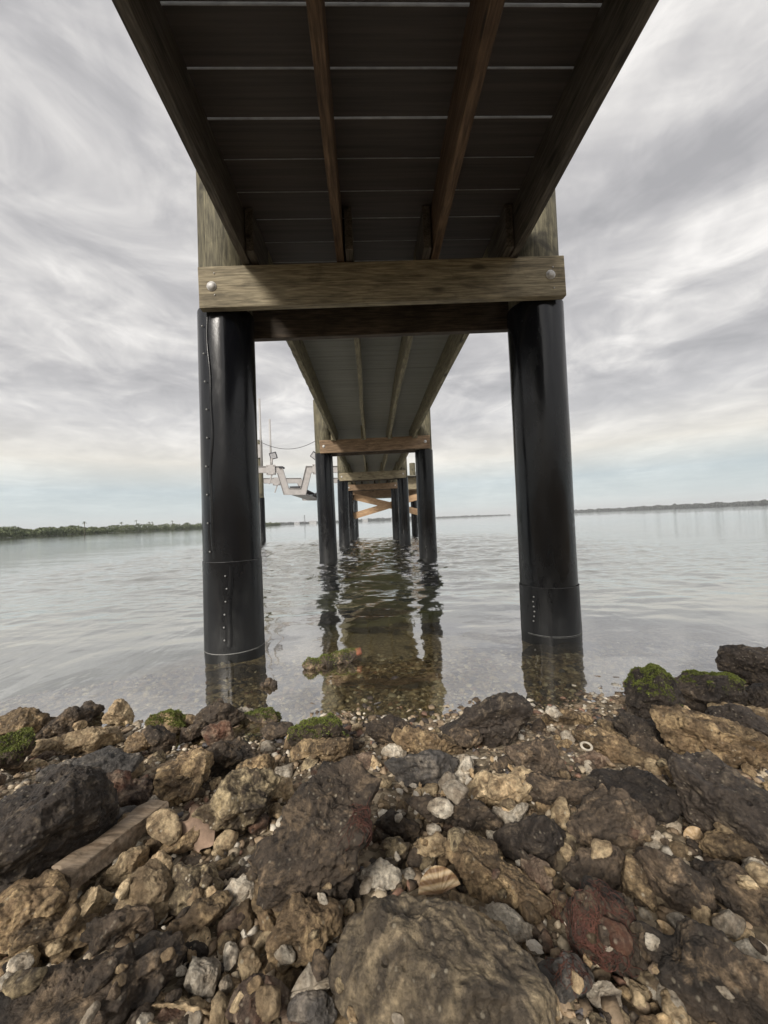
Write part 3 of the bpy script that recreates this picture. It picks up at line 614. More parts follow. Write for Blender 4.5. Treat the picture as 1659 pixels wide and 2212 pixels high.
# photo x, y, width, height, tilt, material, sub-level, sink, label, [moss amount]
ROCKS = [
 (48,1568,118,84,0,'B','flat topped brown rock jutting to the water at the left edge'),
 (24,1622,80,112,8,'D','rock thick with bright green moss at the left edge',.62),
 (186,1540,58,46,20,'D','small black rock beside the round tan stone on the waterline'),
 (138,1566,86,56,25,'D','dark brown rock left of the small black one at the water edge'),
 (264,1543,62,54,-20,'T','round tan stone standing highest in the left shoreline row'),
 (214,1592,112,62,8,'T','lumpy tan rock beneath the small black shoreline rock'),
 (104,1614,64,36,5,'T','pale pitted stone right of the mossy left edge rock'),
 (372,1562,92,50,-6,'B','low brown rock with a thin green moss cap left of the near left piling',.5),
 (300,1606,78,56,15,'B','olive brown rock under the round tan shoreline stone'),
 (344,1597,70,60,-18,'D','dark ridge shaped rock right below the low mossy cap'),
 (467,1545,116,66,12,'D','dark rock with knobbly top at the foot of the near left piling'),
 (529,1541,38,34,10,'P','small pinkish orange stone behind the dark rocks by the left piling'),
 (574,1546,74,36,-4,'D','low rock under loose green moss right of the left piling reflection',.8),
 (470,1584,64,48,0,'R','reddish brown lump below the knobbly dark rock at the left piling'),
 (416,1580,60,44,20,'D','dark lump between the low mossy rock and the left piling rock'),
 (700,1586,158,88,-8,'D','large dark rock with a bright green moss cap at the middle of the shore',.45),
 (708,1622,132,66,6,'B','shaggy brown rock leaning under the moss capped centre rock'),
 (600,1580,62,42,0,'D','flat brown black stone left of the moss capped centre rock'),
 (638,1600,50,36,30,'B','small brown stone tucked against the moss capped centre rock'),
 (930,1602,138,58,-10,'B','rounded brown rock at the waterline left of the pointed dark boulder'),
 (850,1582,98,58,0,'D','dark wet rock behind the shell gravel at the centre waterline'),
 (1050,1560,178,104,12,'N','dark pointed boulder between the two near pilings at the waterline'),
 (1000,1592,70,50,0,'D','dark lump in front of the pointed boulder'),
 (906,1656,166,76,-3,'G','broad grey rock with a flat brown front in the middle of the gravel'),
 (1007,1657,46,44,-30,'P','cream stone to the right of the broad grey rock'),
 (968,1694,46,44,30,'P','cream and white twin lobed stone below the broad grey rock'),
 (754,1668,46,44,0,'G','greenish grey cobble left of the gravel pocket'),
 (822,1694,42,38,0,'T','dull tan cobble in the gravel below the broad grey rock'),
 (811,1650,26,38,0,'T','narrow upright tan stone beside the greenish cobble'),
 (690,1800,225,345,-14,'D','tallest dark boulder running down the centre of the bank'),
 (640,1905,190,150,20,'B','brown shoulder rock at the foot of the tall centre boulder'),
 (512,1734,178,150,24,'K','barnacle flecked dark rock with deep shade under its front'),
 (482,1632,136,92,18,'D','dark brown rock standing above the barnacle flecked one'),
 (408,1668,108,126,28,'B','ragged brown rock with a shiny tan corner left of the barnacle flecked one'),
 (222,1668,124,96,18,'G','smooth grey rock above the rusty one on the left'),
 (138,1664,84,38,12,'G','low grey stone right of the left edge moss'),
 (84,1795,225,270,22,'N','biggest dark brown boulder at the left edge'),
 (262,1714,168,76,0,'R','rusty orange brown rock beneath the smooth grey one'),
 (246,1772,124,70,6,'G','dark grey rock at the upper end of the plank'),
 (400,1812,84,72,18,'B','square brown rock under the broken clay pipe'),
 (345,1822,46,80,-30,'B','narrow brown wedge between plank and square brown rock'),
 (282,1870,82,58,22,'T','tan cobble just under the plank'),
 (345,1866,48,66,-20,'T','upright tan cobble right of the one under the plank'),
 (425,1908,100,130,8,'K','upright crusted rock dotted with white left of the pale lobed stone'),
 (519,1938,72,104,-28,'P','tall whitish lobed stone left of the centre boulders'),
 (420,1998,176,84,32,'B','flat brown slab sloping up to the right beside the whitish stone'),
 (318,1940,132,120,40,'T','folded tan rock with a pale hollow in the lower left'),
 (262,2012,158,92,14,'D','purplish dark rock with a cream upper rim in the lower left'),
 (115,2028,150,98,10,'B','knobbly olive brown rock in the lower left'),
 (196,1952,88,76,20,'T','pinkish tan rock under the lower end of the plank'),
 (60,1965,190,150,30,'B','dark sloping rock below the biggest left boulder'),
 (20,2090,90,80,20,'T','tan rock on the left edge below the sloping dark one'),
 (170,2150,350,190,16,'D','wide dark rock filling the lower left corner'),
 (440,2108,84,92,-24,'P','pale pink egg shaped stone in the lower left'),
 (488,2130,32,58,-8,'P','thin whitish stone right of the pale pink egg'),
 (540,2082,58,68,10,'T','square cream stone above the rusty bottom rock'),
 (392,2172,148,58,-6,'T','flat olive tan stone under the pale pink egg'),
 (556,2170,124,128,0,'R','rusty brown rock at the bottom edge left of the triangular stone'),
 (360,2205,90,56,0,'R','rusty lump on the bottom edge under the olive tan stone'),
 (948,2130,392,380,-10,'S','largest and smoothest boulder at the bottom centre'),
 (1125,2115,330,96,-42,'T','pale slanting flank rock right of the largest foreground boulder'),
 (652,2012,150,170,10,'B','brown rock above the triangular stone'),
 (680,2185,100,90,0,'G','greenish grey rock at the bottom edge under the triangular stone'),
 (699,2066,50,46,0,'G','light grey cobble behind the triangular stone'),
 (812,1896,100,70,8,'P','pale craggy rock above the largest foreground boulder'),
 (850,1856,42,32,0,'P','small grey white cobble above the pale craggy rock'),
 (780,1800,60,80,10,'B','brown rock under the reddish weed beside the tall centre boulder'),
 (862,1790,90,60,-10,'D','dark rock right of the reddish weed'),
 (858,1835,60,60,10,'K','barnacled knob above the small grey white cobble'),
 (985,1755,190,84,-6,'D','long dark knobbly rock in front of the broad grey rock'),
 (930,1830,80,70,0,'T','crusty tan knob above the ribbed scallop shell'),
 (1060,1885,236,132,-32,'B','brown slab with a dark hollow under its right end'),
 (1163,1890,80,80,0,'R','round reddish brown cobble right of the hollow slab'),
 (1105,1998,124,80,-24,'P','pale pitted rock on the right shoulder of the foreground boulder'),
 (1155,1806,152,104,6,'N','smooth dark grey rock right of centre'),
 (1297,1768,182,138,10,'D','dark brown boulder right of the smooth grey rock'),
 (1205,1712,164,88,-5,'D','dark rock between the upper right boulder and the smooth grey rock'),
 (1162,1645,128,106,-20,'D','rounded dark rock in front of the right piling reflection'),
 (1075,1698,140,90,10,'T','sandy rock with a dark crown at the right of centre'),
 (1110,1756,72,54,0,'P','cream rough stone under the sandy dark crowned rock'),
 (1372,1712,186,124,-34,'N','long dark rock slanting down to the right'),
 (1333,1624,142,62,-26,'B','brown rock slanting down behind the long dark one'),
 (1289,1592,92,46,-10,'B','low brown rock at the waterline right of the right piling reflection'),
 (1278,1642,60,48,0,'R','reddish cobble with the white shell ring on it'),
 (1217,1556,104,46,4,'B','half sunk rock lying in the right piling reflection'),
 (1402,1508,108,130,-12,'N','upright rock with green moss on its left side at the right shore',.30),
 (1508,1490,146,96,6,'N','rounded rock with a green mossy top right of the upright mossy one',.10),
 (1632,1442,130,110,-12,'N','high dark rock overhanging the water at the right edge'),
 (1645,1508,120,70,14,'N','black slab under the overhanging rock at the right edge'),
 (1622,1540,124,44,-14,'T','tan slab lying below the black one at the right edge'),
 (1604,1562,104,96,-30,'N','dark rock between the brown pyramid and the tan slab'),
 (1548,1600,240,118,-20,'B','large brown pyramid shaped boulder on the right'),
 (1438,1536,80,44,0,'T','shelly tan stone right of the upright mossy rock'),
 (1390,1588,112,66,-26,'N','dark pitted rock left of the brown pyramid'),
 (1412,1628,104,60,-30,'D','dark wedge below the pitted rock left of the brown pyramid'),
 (1480,1678,90,60,0,'B','brown rock in the gap under the brown pyramid'),
 (1580,1745,235,196,-36,'N','massive dark ridged boulder at the right edge'),
 (1412,1818,60,48,-10,'P','white crinkled stone left of the massive dark boulder'),
 (1372,1780,44,56,-20,'P','small cream stone above the white crinkled one'),
 (1452,1895,140,132,-25,'D','dark brown rock under the white crinkled stone'),
 (1576,1842,134,66,-14,'B','orange brown rock beneath the massive dark boulder'),
 (1592,1932,150,116,-34,'D','dark jagged rock near the right edge below the orange brown one'),
 (1297,2015,190,205,-25,'D','big rock overgrown with red seaweed in the lower right'),
 (1287,1880,126,104,10,'D','dark crusted rock above the seaweed grown one'),
 (1370,1905,52,104,18,'B','narrow upright brown rock left of the dark brown one'),
 (1222,2120,110,138,14,'G','smooth grey green stone under the red seaweed'),
 (1310,2158,84,74,10,'P','cream pitted stone at the bottom right of the grey green one'),
 (1160,2088,50,48,20,'P','cream stone wedged between the foreground boulder and the grey green one'),
 (1378,2148,46,66,-24,'T','oval honey coloured stone near the bottom edge'),
 (1410,2052,54,50,10,'P','rounded cream stone right of the seaweed grown rock'),
 (1473,1998,44,46,-20,'P','pale stone above the honey coloured shell'),
 (1577,2006,70,62,0,'T','ochre stone above the dark bottom right boulder'),
 (1560,2125,270,220,-18,'D','dark purplish boulder in the bottom right corner'),
 (1450,2112,84,58,-20,'T','ochre stone on the left of the bottom right boulder'),
 (1635,1892,66,74,0,'P','pale lumpy stone on the right edge'),
 (1625,2054,84,42,-10,'P','whitish rubble stone on the right edge above the corner boulder'),
 (1470,1845,52,44,-15,'T','tan cobble left of the orange brown rock'),
 (1030,1840,60,60,0,'B','brown knob behind the hollow slab'),
 (1220,1960,70,60,-20,'B','dark brown lump left of the seaweed grown rock'),
 (1005,1950,60,44,-20,'T','tan cobble under the ribbed scallop shell'),
 (560,1655,80,60,10,'B','brown rock left of the moss capped centre rock, above the tall boulder'),
 (590,1705,70,60,0,'T','orange tan crumbly rock beside the tall centre boulder'),
]
for i, rk in enumerate(ROCKS):
    px, py, w_, h_, tl, mk, lab = rk[:7]
    big = max(w_, h_)
    Mx, hw, hh = place(px, py, w_*.98, h_*.98, tl, .04)
    dk = (hw*.40+hh*.62)
    V, Fc = rock_verts((hw, hh, dk), 100+i*7, 7 if big > 210 else 6 if big > 75 else 5, .72 if mk == 'G' else .68 if mk == 'S' else .9 if mk == 'N' else 1.0)
    o = from_np('rock', V, Fc, RM[mk]); o.matrix_world = Mx
    tag(o, lab, 'rock')
    if len(rk) > 7: add_moss(o, V, Fc, Mx, rk[7], 9000 if big > 90 else 4200, .0042, i)

# triangular stone, smooth faced
Mx, hw, hh = place(676, 2108, 112, 112, 0, -.35)
bm = bmesh.new(); vs = [bm.verts.new(p) for p in ((-hw, -hh*.85, .2*hw), (hw, -.25*hh, .3*hw), (-.15*hw, hh, 0), (.1*hw, -.5*hh, .75*hw), (-.1*hw, .2*hh, -hw*.5), (-hw*.5, -hh, -.4*hw), (hw*.6, -.8*hh, -.4*hw))]
bmesh.ops.convex_hull(bm, input=bm.verts); bmesh.ops.bevel(bm, geom=list(bm.edges), offset=.004, segments=2, affect='EDGES')
bmesh.ops.triangulate(bm, faces=bm.faces); bmesh.ops.subdivide_edges(bm, edges=bm.edges, cuts=3, use_grid_fill=True)
for v in bm.verts:
    q = np.array([v.co[:]]); v.co += v.co.normalized()*float(fbm(q*60, 4, 3)[0])*.0018
o = from_bm('rock', bm, RM['P'], None, True); o.matrix_world = Mx; tag(o, 'smooth pale triangular stone standing near the bottom edge', 'rock')

# ------------------------------------------------------------------ loose rubble: countable small stones in the gaps
VAR = []
for k in range(14):
    V, Fc = rock_verts((.5, .5*random.uniform(.55, .85), .5*random.uniform(.45, .8)), 900+k, 4, 1.15, 40, 8); VAR.append((V, Fc))
bpy.context.view_layer.update(); DG = bpy.context.evaluated_depsgraph_get()
meshes = {}; cnt = 0; tries = 0; todo = []
SM = {'K': 'flecked', 'D': 'dark', 'B': 'brown', 'T': 'tan', 'P': 'pale', 'R': 'rusty', 'G': 'grey'}
while len(todo) < 292 and tries < 6000:
    tries += 1; px = random.uniform(-20, 1680); py = 1540+(690)*random.random()**.9
    d = Vector(ray(px, py)).normalized(); ok, loc, nr, _, ob, _ = S.ray_cast(DG, Vector(CP), d)
    if not ok or ob.name.startswith(('water', 'piling', 'jacket', 'lower', 'haze', 'moss')): continue
    above = loc.z-float(ground_z(loc.x, loc.y))
    if ob.name.startswith('rock') and (nr.z < .35 or above > .06 or random.random() < .8): continue
    sz = (18+46*random.random()**2.0)*(.85+.4*(py-1550)/660); t_ = (loc-Vector(CP)).dot(Vector(CF)); todo.append((loc, sz*t_/F_PX))
for loc, size in todo:
    mk = random.choice('DDBBBTTTPPRK'); k = random.randrange(14); q = max(.012, min(round(size/.008)*.008, .06)); key = (k, q, mk)
    if key not in meshes:
        V, Fc = VAR[k]; o = from_np('stone', V*q, Fc, RM[mk]); meshes[key] = o
    else:
        o = meshes[key].copy(); COL.objects.link(o)
    o.location = loc+Vector((0, 0, q*.12)); o.rotation_euler = (random.uniform(-.5, .5), random.uniform(-.5, .5), random.uniform(0, 6.28))
    tag(o, 'small %s rubble stone wedged among the bigger rocks of the bank' % SM[mk], 'stone', 'small %s rubble stones' % SM[mk])

# ------------------------------------------------------------------ gravel and shell hash (uncountable)
def pebbles(name, n, xr, yr, smin, smax, seed, sub=1, zoff=.1, flat=(.25, .75), gain=1.0):
    rng = np.random.default_rng(seed); D, Fc = ico(sub)
    x = rng.uniform(*xr, n); y = yr[0]+(yr[1]-yr[0])*rng.random(n); size = smin+(smax-smin)*rng.random(n)**2.2
    z = ground_z(x, y)+(fbm(np.stack([x, y, x*0], 1)*4, 3)*.022)*np.clip(1-(y-1.2)*2, .35, 1)+size*zoff
    sc = np.stack([np.ones(n), rng.uniform(.5, .95, n), rng.uniform(*flat, n)], 1)*size[:, None]/2
    pert = 1+rng.uniform(-.42, .36, (n, len(D)))
    L = D[None]*pert[:, :, None]*sc[:, None, :]
    a = rng.uniform(0, 6.28, n); t = rng.normal(0, .35, n); ca, sa, ct, st = np.cos(a), np.sin(a), np.cos(t), np.sin(t)
    Rz = np.zeros((n, 3, 3)); Rz[:, 0, 0] = ca; Rz[:, 0, 1] = -sa; Rz[:, 1, 0] = sa; Rz[:, 1, 1] = ca; Rz[:, 2, 2] = 1
    Rx = np.zeros((n, 3, 3)); Rx[:, 0, 0] = 1; Rx[:, 1, 1] = ct; Rx[:, 1, 2] = -st; Rx[:, 2, 1] = st; Rx[:, 2, 2] = ct
    L = np.einsum('nij,nvj->nvi', Rz @ Rx, L)+np.stack([x, y, z], 1)[:, None, :]
    Fa = (Fc[None]+(np.arange(n)*len(D))[:, None, None]).reshape(-1, 3)
    pal = np.array([(.055, .042, .032), (.12, .085, .055), (.20, .145, .09), (.30, .22, .14), (.45, .37, .26), (.60, .54, .44), (.11, .10, .10), (.26, .15, .10)])
    c = pal[rng.choice(len(pal), n, p=[.10, .13, .16, .18, .20, .14, .05, .04])]*rng.uniform(.8, 1.2, (n, 1))*gain; c = np.minimum(c, .74)
    o = from_np(name, L.reshape(-1, 3), Fa, PEB, None, sub > 1)
    ca_ = o.data.color_attributes.new('tint', 'FLOAT_COLOR', 'POINT')
    cc = np.ones((n, len(D), 4), np.float32); cc[:, :, :3] = c[:, None, :]; ca_.data.foreach_set('color', cc.ravel())
    return o
def peb_mat():
    s = N('pebble_mix'); at_ = s.n('ShaderNodeAttribute', attribute_name='tint'); mp = s.coords(rand=False); n = s.noise(mp, 160, 5)
    g = s.ramp(n, 0, [(.3, .65), (.7, 1.25)]); m = s.mix(1, (at_, 'Color'), (g, 0), 'MULTIPLY'); s.l(m, 2, s.b, 'Base Color')
    s.b.inputs['Roughness'].default_value = .7; s.bump(n, 0, .003, .6); return s.m
PEB = peb_mat()
g1 = pebbles('gravel', 34000, (-1.9, 2.1), (-.05, 1.6), .0045, .026, 5, 1)
tag(g1, 'mixed brown pebbles and broken shell filling the gaps between the rocks', 'gravel', kind='stuff')
g2 = pebbles('shell_gravel', 14000, (-3.2, 3.4), (1.2, 2.15), .008, .042, 8, 1, .1, (.2, .5), .75)
tag(g2, 'tan shells and pebbles lying under the shallow water', 'gravel', kind='stuff')

# submerged dark stones off the bank
for i, (x, y, sx, sy, sz) in enumerate(((.02, 1.70, .25, .06, .075), (.55, 2.2, .4, .13, .06), (-.75, 1.95, .3, .16, .08), (.25, 2.75, .5, .25, .1), (1.05, 2.1, .25, .14, .10), (-.3, 3.4, .6, .3, .12))):
    V, Fc = rock_verts((sx, sy, sz*.4), 700+i, 5); o = from_np('rock', V, Fc, RM['N']); o.location = (x, y, float(ground_z(x, y))-(.010 if i == 0 else .022)); o.rotation_euler.z = random.uniform(-.3, .3)
    tag(o, ['low black rock awash just in front of the mossy log', 'sunken rock left of the right piling', 'sunken rock at the foot of the left piling', 'dim sunken rock in mid channel under the dock', 'dark sunken rock under the right piling', 'deepest sunken rock seen under the dock'][i], 'rock')

# ------------------------------------------------------------------ things lying about
# mossy log in the water
def chunk(name, pts, r, mat, seed, label, cat, rough=.012):
    bm = bmesh.new(); tube(bm, pts, r, 28); bmesh.ops.triangulate(bm, faces=bm.faces)
    bmesh.ops.subdivide_edges(bm, edges=bm.edges, cuts=2, use_grid_fill=True); bm.normal_update()
    vs = list(bm.verts); P = np.array([v.co[:] for v in vs]); d = fbm(P*26, seed, 4)*rough
    for v, k in zip(vs, d): v.co += v.normal*float(k)
    V = np.array([v.co[:] for v in vs]); 
    for k_, v in enumerate(bm.verts): v.index = k_
    Fc = np.array([[v.index for v in f.verts] for f in bm.faces]); bm.free()
    o = from_np(name, V, Fc, mat, None, True); tag(o, label, cat); return o, V, Fc
def WP(px, py, z):                             # photo point on the level z
    d = ray(px, py); t = (z-CP[2])/d[2]; return CP+d*t
a = WP(655, 1445, .0); b = WP(775, 1417, .02); L = [a+(b-a)*t for t in np.linspace(0, 1, 12)]
log, V, Fc = chunk('driftwood_log', [(p[0], p[1], p[2]+.008+.010*math.sin(i*1.9)) for i, p in enumerate(L)], [.012, .026, .032, .030, .022, .028, .032, .036, .034, .032, .028, .02], RM['D'], 3, 'mossy broken log lying across the shallow water with an orange broken end', 'driftwood')
add_moss(log, V, Fc, Matrix.Identity(4), .7, 2600, .008, 77)
bm = bmesh.new(); tube(bm, [b+np.array((-.02, -.006, .020)), b+np.array((.014, -.006, .028))], [.021, .017], 14); from_bm('broken_end', bm, ORANGE, log, True)
p = WP(580, 1482, 0)
cn = empty('barnacle_cluster', p); tag(cn, 'small black barnacled snag poking out of the water beside the left piling', 'snag')
for k, (dx, dz, r_) in enumerate(((-.024, .004, .016), (0, .014, .018), (.024, .008, .016), (.010, .0, .018), (-.005, -.02, .02))):
    V, Fc = rock_verts((r_, r_*.8, r_*1.0), 40+k, 4); q = from_np('barnacle_clump', V, Fc, RM['D'], cn); q.location = (dx, 0, dz)
# plank
a, ta = hit(128, 1905, .035); b, tb = hit(345, 1742, .05)
bm = bmesh.new(); mid = (Vector(a)+Vector(b))/2; bar(bm, Vector(a)-mid, Vector(b)-mid, .040, .026, (0, 0, 1), .003)
bmesh.ops.triangulate(bm, faces=bm.faces); bmesh.ops.subdivide_edges(bm, edges=bm.edges, cuts=5, use_grid_fill=True)
for v in bm.verts:
    q = np.array([v.co[:]]); v.co += Vector((float(fbm(q*18, 8, 3)[0]), float(fbm(q*18, 9, 3)[0]), float(fbm(q*18, 10, 3)[0])))*.004 + Vector((float(fbm(q*70, 18, 4)[0]), float(fbm(q*70, 19, 4)[0]), float(fbm(q*70, 20, 4)[0])))*.0028
pk = from_bm('plank', bm, W_DRIFT, None, True); pk.location = mid; tag(pk, 'weathered grey brown plank lying slantwise on the rocks on the left', 'plank')
# clay pipe fragment: quarter shell of a pipe
Mx, hw, hh = place(428, 1792, 74, 66, -35, -.25)
bm = bmesh.new(); r0 = hw*.9
rows = []
for i in range(9):
    x = -hw+2*hw*i/8
    rows.append([bm.verts.new((x+.006*math.sin(a*5), rr*math.cos(a), rr*math.sin(a)-r0*.3)) for rr, aa in ((r0, np.linspace(.2, 2.5, 16)), (r0-.008, np.linspace(2.5, .2, 16))) for a in aa])
for a_, b_ in zip(rows, rows[1:]):
    for k in range(32): bm.faces.new((a_[k], a_[(k+1) % 32], b_[(k+1) % 32], b_[k]))
bm.faces.new(rows[0]); bm.faces.new(rows[-1][::-1])
o = from_bm('pipe_fragment', bm, CLAY, None, True); o.matrix_world = Mx; tag(o, 'broken curved piece of pinkish clay pipe left of the barnacle flecked rock', 'pipe')
# shells
def scallop(name, px, py, wpx, tilt, mat, label, ribs=14, lean=.5, depth=.35):
    Mx, hw, hh = place(px, py, wpx, wpx*.7, tilt, 0)
    bm = bmesh.new(); n, m = 56, 10; rows = []
    for layer in (0, 1):
        for j in range(m+1):
            t = j/m; row = []
            for i in range(n+1):
                a = R_(10)+R_(160)*i/n; rad = hw*1.15*t*(1-.12*abs(math.cos(a)))
                dome = depth*hw*math.sin(math.pi*min(1, t*.62+.08))*(.55+.45*math.sin(a)); rib = .0035*hw/.03*t*abs(math.sin(ribs*a*1.0))
                step = .0015*math.sin(t*26)
                row.append(bm.verts.new((rad*math.cos(a), rad*math.sin(a)*.85-hw*.45, dome+rib+step-layer*.0016)))
            rows.append(row)
    for L0 in (0, m+1):
        for j in range(m):
            for i in range(n):
                f = (rows[L0+j][i], rows[L0+j][i+1], rows[L0+j+1][i+1], rows[L0+j+1][i]); bm.faces.new(f if L0 == 0 else f[::-1])
    for i in range(n): bm.faces.new((rows[m][i], rows[m][i+1], rows[2*m+1][i+1], rows[2*m+1][i]))
    for e in (0, n):
        for j in range(m): bm.faces.new((rows[j][e], rows[j+1][e], rows[m+2+j][e], rows[m+1+j][e]))
    o = from_bm(name, bm, mat, None, True); o.matrix_world = Mx; o.location.z += .006; tag(o, label, 'shell'); return o
def scallop_mat():
    s = N('banded_shell'); mp = s.coords(rand=False); wv = s.n('ShaderNodeTexWave', wave_type='BANDS', bands_direction='Y'); s.l(mp, 0, wv, 0); wv.inputs['Scale'].default_value = 28; wv.inputs['Distortion'].default_value = 2
    c = s.ramp(wv, 'Color', [(.2, (.20, .12, .06)), (.6, (.44, .31, .17)), (1, (.56, .44, .28))]); s.l(c, 0, s.b, 'Base Color'); s.b.inputs['Roughness'].default_value = .5; return s.m
scallop('scallop_shell', 946, 1912, 92, 10, scallop_mat(), 'ribbed tan banded scallop shell lying above the largest foreground boulder', 9)
scallop('shell', 1448, 2030, 52, -70, SHELLT, 'honey coloured half shell standing right of the seaweed grown rock', 5)
scallop('shell', 1500, 1808, 48, 6, SHELLT, 'domed tan shell under the massive dark boulder', 4)
p, t = hit(1267, 1612, .055); bm = bmesh.new(); tube_ring(bm, (0, 0, 0), .011, .0028, 36, 10); bmesh.ops.scale(bm, verts=bm.verts, vec=(1.25, .9, .8))
o = from_bm('shell_ring', bm, SHELLW, None, True); o.location = p; o.rotation_euler = (.5, .1, .2); tag(o, 'white ring shaped shell lying on a reddish cobble', 'shell')
# oyster shells scattered on the bank
for i in range(46):
    px = random.uniform(40, 1640); py = random.uniform(1600, 2190)
    if i < 22: px, py = random.uniform(760, 1120), random.uniform(1615, 1790)
    p, t = hit(px, py, .012); L = random.uniform(.005, .011); rng = np.random.default_rng(i)
    bm = bmesh.new(); n = 14; top = []; bot = []
    for k in range(n):
        a = 2*math.pi*k/n; r_ = L*(1+.18*rng.normal()*.6); top.append(bm.verts.new((r_*math.cos(a), r_*.6*math.sin(a), .0012*rng.normal()))); bot.append(bm.verts.new((r_*.8*math.cos(a), r_*.5*math.sin(a), -.004)))
    ct = bm.verts.new((L*.1, 0, .0015)); cb2 = bm.verts.new((0, 0, -.004))
    for k in range(n):
        k2 = (k+1) % n; bm.faces.new((top[k], top[k2], ct)); bm.faces.new((bot[k2], bot[k], cb2)); bm.faces.new((top[k2], top[k], bot[k], bot[k2]))
    o = from_bm('oyster_shell', bm, SHELLW if i % 3 else SHELLT, None, False); o.location = (p[0], p[1], p[2]+.008); o.rotation_euler = (rng.normal()*.5, rng.normal()*.5, rng.uniform(0, 6))
    tag(o, 'small loose oyster shell lying among the stones', 'shell', 'loose oyster shells on the bank')
# red seaweed clinging to the rocks it grows on
from mathutils.bvhtree import BVHTree
def weed(hosts, px, py, rad, n, label, seed):
    rng = random.Random(seed); bm = bmesh.new(); vs = []; fs = []; k0 = 0
    for o in hosts:
        vs += [o.matrix_world @ v.co for v in o.data.vertices]; fs += [[i+k0 for i in f.vertices] for f in o.data.polygons]; k0 = len(vs)
    tree = BVHTree.FromPolygons(vs, fs)
    for k in range(n):
        a = rng.uniform(0, 6.28); q = rad*rng.random()**.6; d = Vector(ray(px+q*math.cos(a), py+q*math.sin(a)*1.1)).normalized()
        loc, nr, _, _ = tree.ray_cast(Vector(CP), d)
        if loc is None: continue
        run = Vector((rng.gauss(0, .6), rng.gauss(0, .5)-.5, -.6)).normalized(); pts = []
        for s_ in range(rng.randint(4, 9)):
            pts.append(loc+nr*(.0012+.0010*rng.random())); run = (run+Vector((rng.gauss(0, .5), rng.gauss(0, .5), rng.gauss(0, .5)))*.8).normalized()
            loc2, nr2, _, _ = tree.find_nearest(loc+run*.0055)
            if loc2 is None: break
            loc, nr = loc2, nr2
        if len(pts) > 2: tube(bm, pts, .00034, 3)
    o = from_bm('red_seaweed', bm, WEED, None, True); tag(o, label, 'seaweed', kind='stuff'); return o
def byl(*f): return [o for o in COL.objects if any(str(o.get('label', '')).startswith(q) for q in f)]
weed(byl('big rock overgrown', 'smooth grey green', 'dark brown lump left'), 1255, 1985, 105, 520, 'matted fine red seaweed spread over the big rock in the lower right', 4)
weed(byl('tallest dark', 'brown rock under the reddish', 'dark rock right of the reddish'), 788, 1765, 26, 110, 'stringy red weed hanging beside the tall centre boulder', 6)

# ------------------------------------------------------------------ far shores
def leafmat(name, c0, c1):
    s = N(name); mp = s.coords(rand=False); n = s.noise(mp, .12, 5, .7); c = s.ramp(n, 0, [(.35, c0), (.65, c1)]); s.l(c, 0, s.b, 'Base Color'); s.b.inputs['Roughness'].default_value = .9; return s.m
LEAF = leafmat('mangrove_leaf', (.045, .062, .028), (.12, .14, .065))
def far_pt(sx, D): d = ray(sx/1.15732, 1110); d = d/np.hypot(d[0], d[1]); return np.array([d[0]*D, d[1]*D])
def treeline(name, knots, n, leaf, mat, label, seed, depth=14):
    """leaf clumps filling an uneven belt of trees; knots = (photo x, distance, height)"""
    rng = np.random.default_rng(seed); K = np.array([(*far_pt(k[0], k[1]), k[2]) for k in knots]); t = rng.random(n)*(len(K)-1); i = np.minimum(t.astype(int), len(K)-2); f = (t-i)[:, None]
    base = K[i]*(1-f)+K[i+1]*f; lenp = np.concatenate([[0], np.cumsum(np.linalg.norm(np.diff(K[:, :2], axis=0), axis=1))]); al = lenp[i]*(1-f[:, 0])+lenp[i+1]*f[:, 0]
    hN = fbm(np.stack([al/9, al*0, al*0], 1), seed, 4); top = base[:, 2]*(.78+.28*hN)
    dirv = base[:, :2]/np.linalg.norm(base[:, :2], axis=1)[:, None]; dd = rng.random(n)*depth; prof_ = np.sqrt(np.clip(1-(1-dd/depth)**2*.75, 0, 1))
    z = top*prof_*rng.random(n)**1.15; c = np.concatenate([base[:, :2]+dirv*dd[:, None], z[:, None]], 1)
    u = rng.normal(size=(n, 3)); u /= np.linalg.norm(u, axis=1)[:, None]; v = np.cross(u, rng.normal(size=(n, 3))); v /= np.linalg.norm(v, axis=1)[:, None]; s_ = leaf*rng.uniform(.5, 1.4, (n, 1))
    V = np.stack([c-u*s_, c-v*s_*.7, c+u*s_, c+v*s_*.7], 1).reshape(-1, 3); V[:, 2] = np.maximum(V[:, 2], .02)
    o = from_np(name, V, np.arange(n*4).reshape(-1, 4), mat, None, False); tag(o, label, 'trees', kind='stuff'); return o
treeline('mangrove_shore', [(-420, 150, 4.2), (0, 195, 4.6), (260, 250, 5.2), (515, 350, 5.4), (640, 430, 4.6), (700, 520, 4.5)], 42000, .42, LEAF, 'low green mangrove shore across the water on the left', 3)
FARL = leafmat('far_leaf', (.030, .036, .030), (.055, .062, .048))
treeline('far_trees', [(1420, 1700, 12), (1600, 1500, 13), (1760, 1350, 14), (2300, 1200, 15)], 26000, 3.0, FARL, 'long dark tree line on the horizon at the right', 5, 60)
treeline('far_trees', [(1085, 2300, 9), (1180, 2300, 10), (1275, 2300, 4)], 6000, 3.2, FARL, 'thin low island on the horizon between the near right piling and the dock', 6, 60)
treeline('far_trees', [(690, 1300, 9), (800, 1350, 8), (900, 1400, 9), (1000, 1400, 14), (1080, 1400, 10)], 14000, 2.4, FARL, 'faint distant shore seen through the dock pilings', 7, 60)
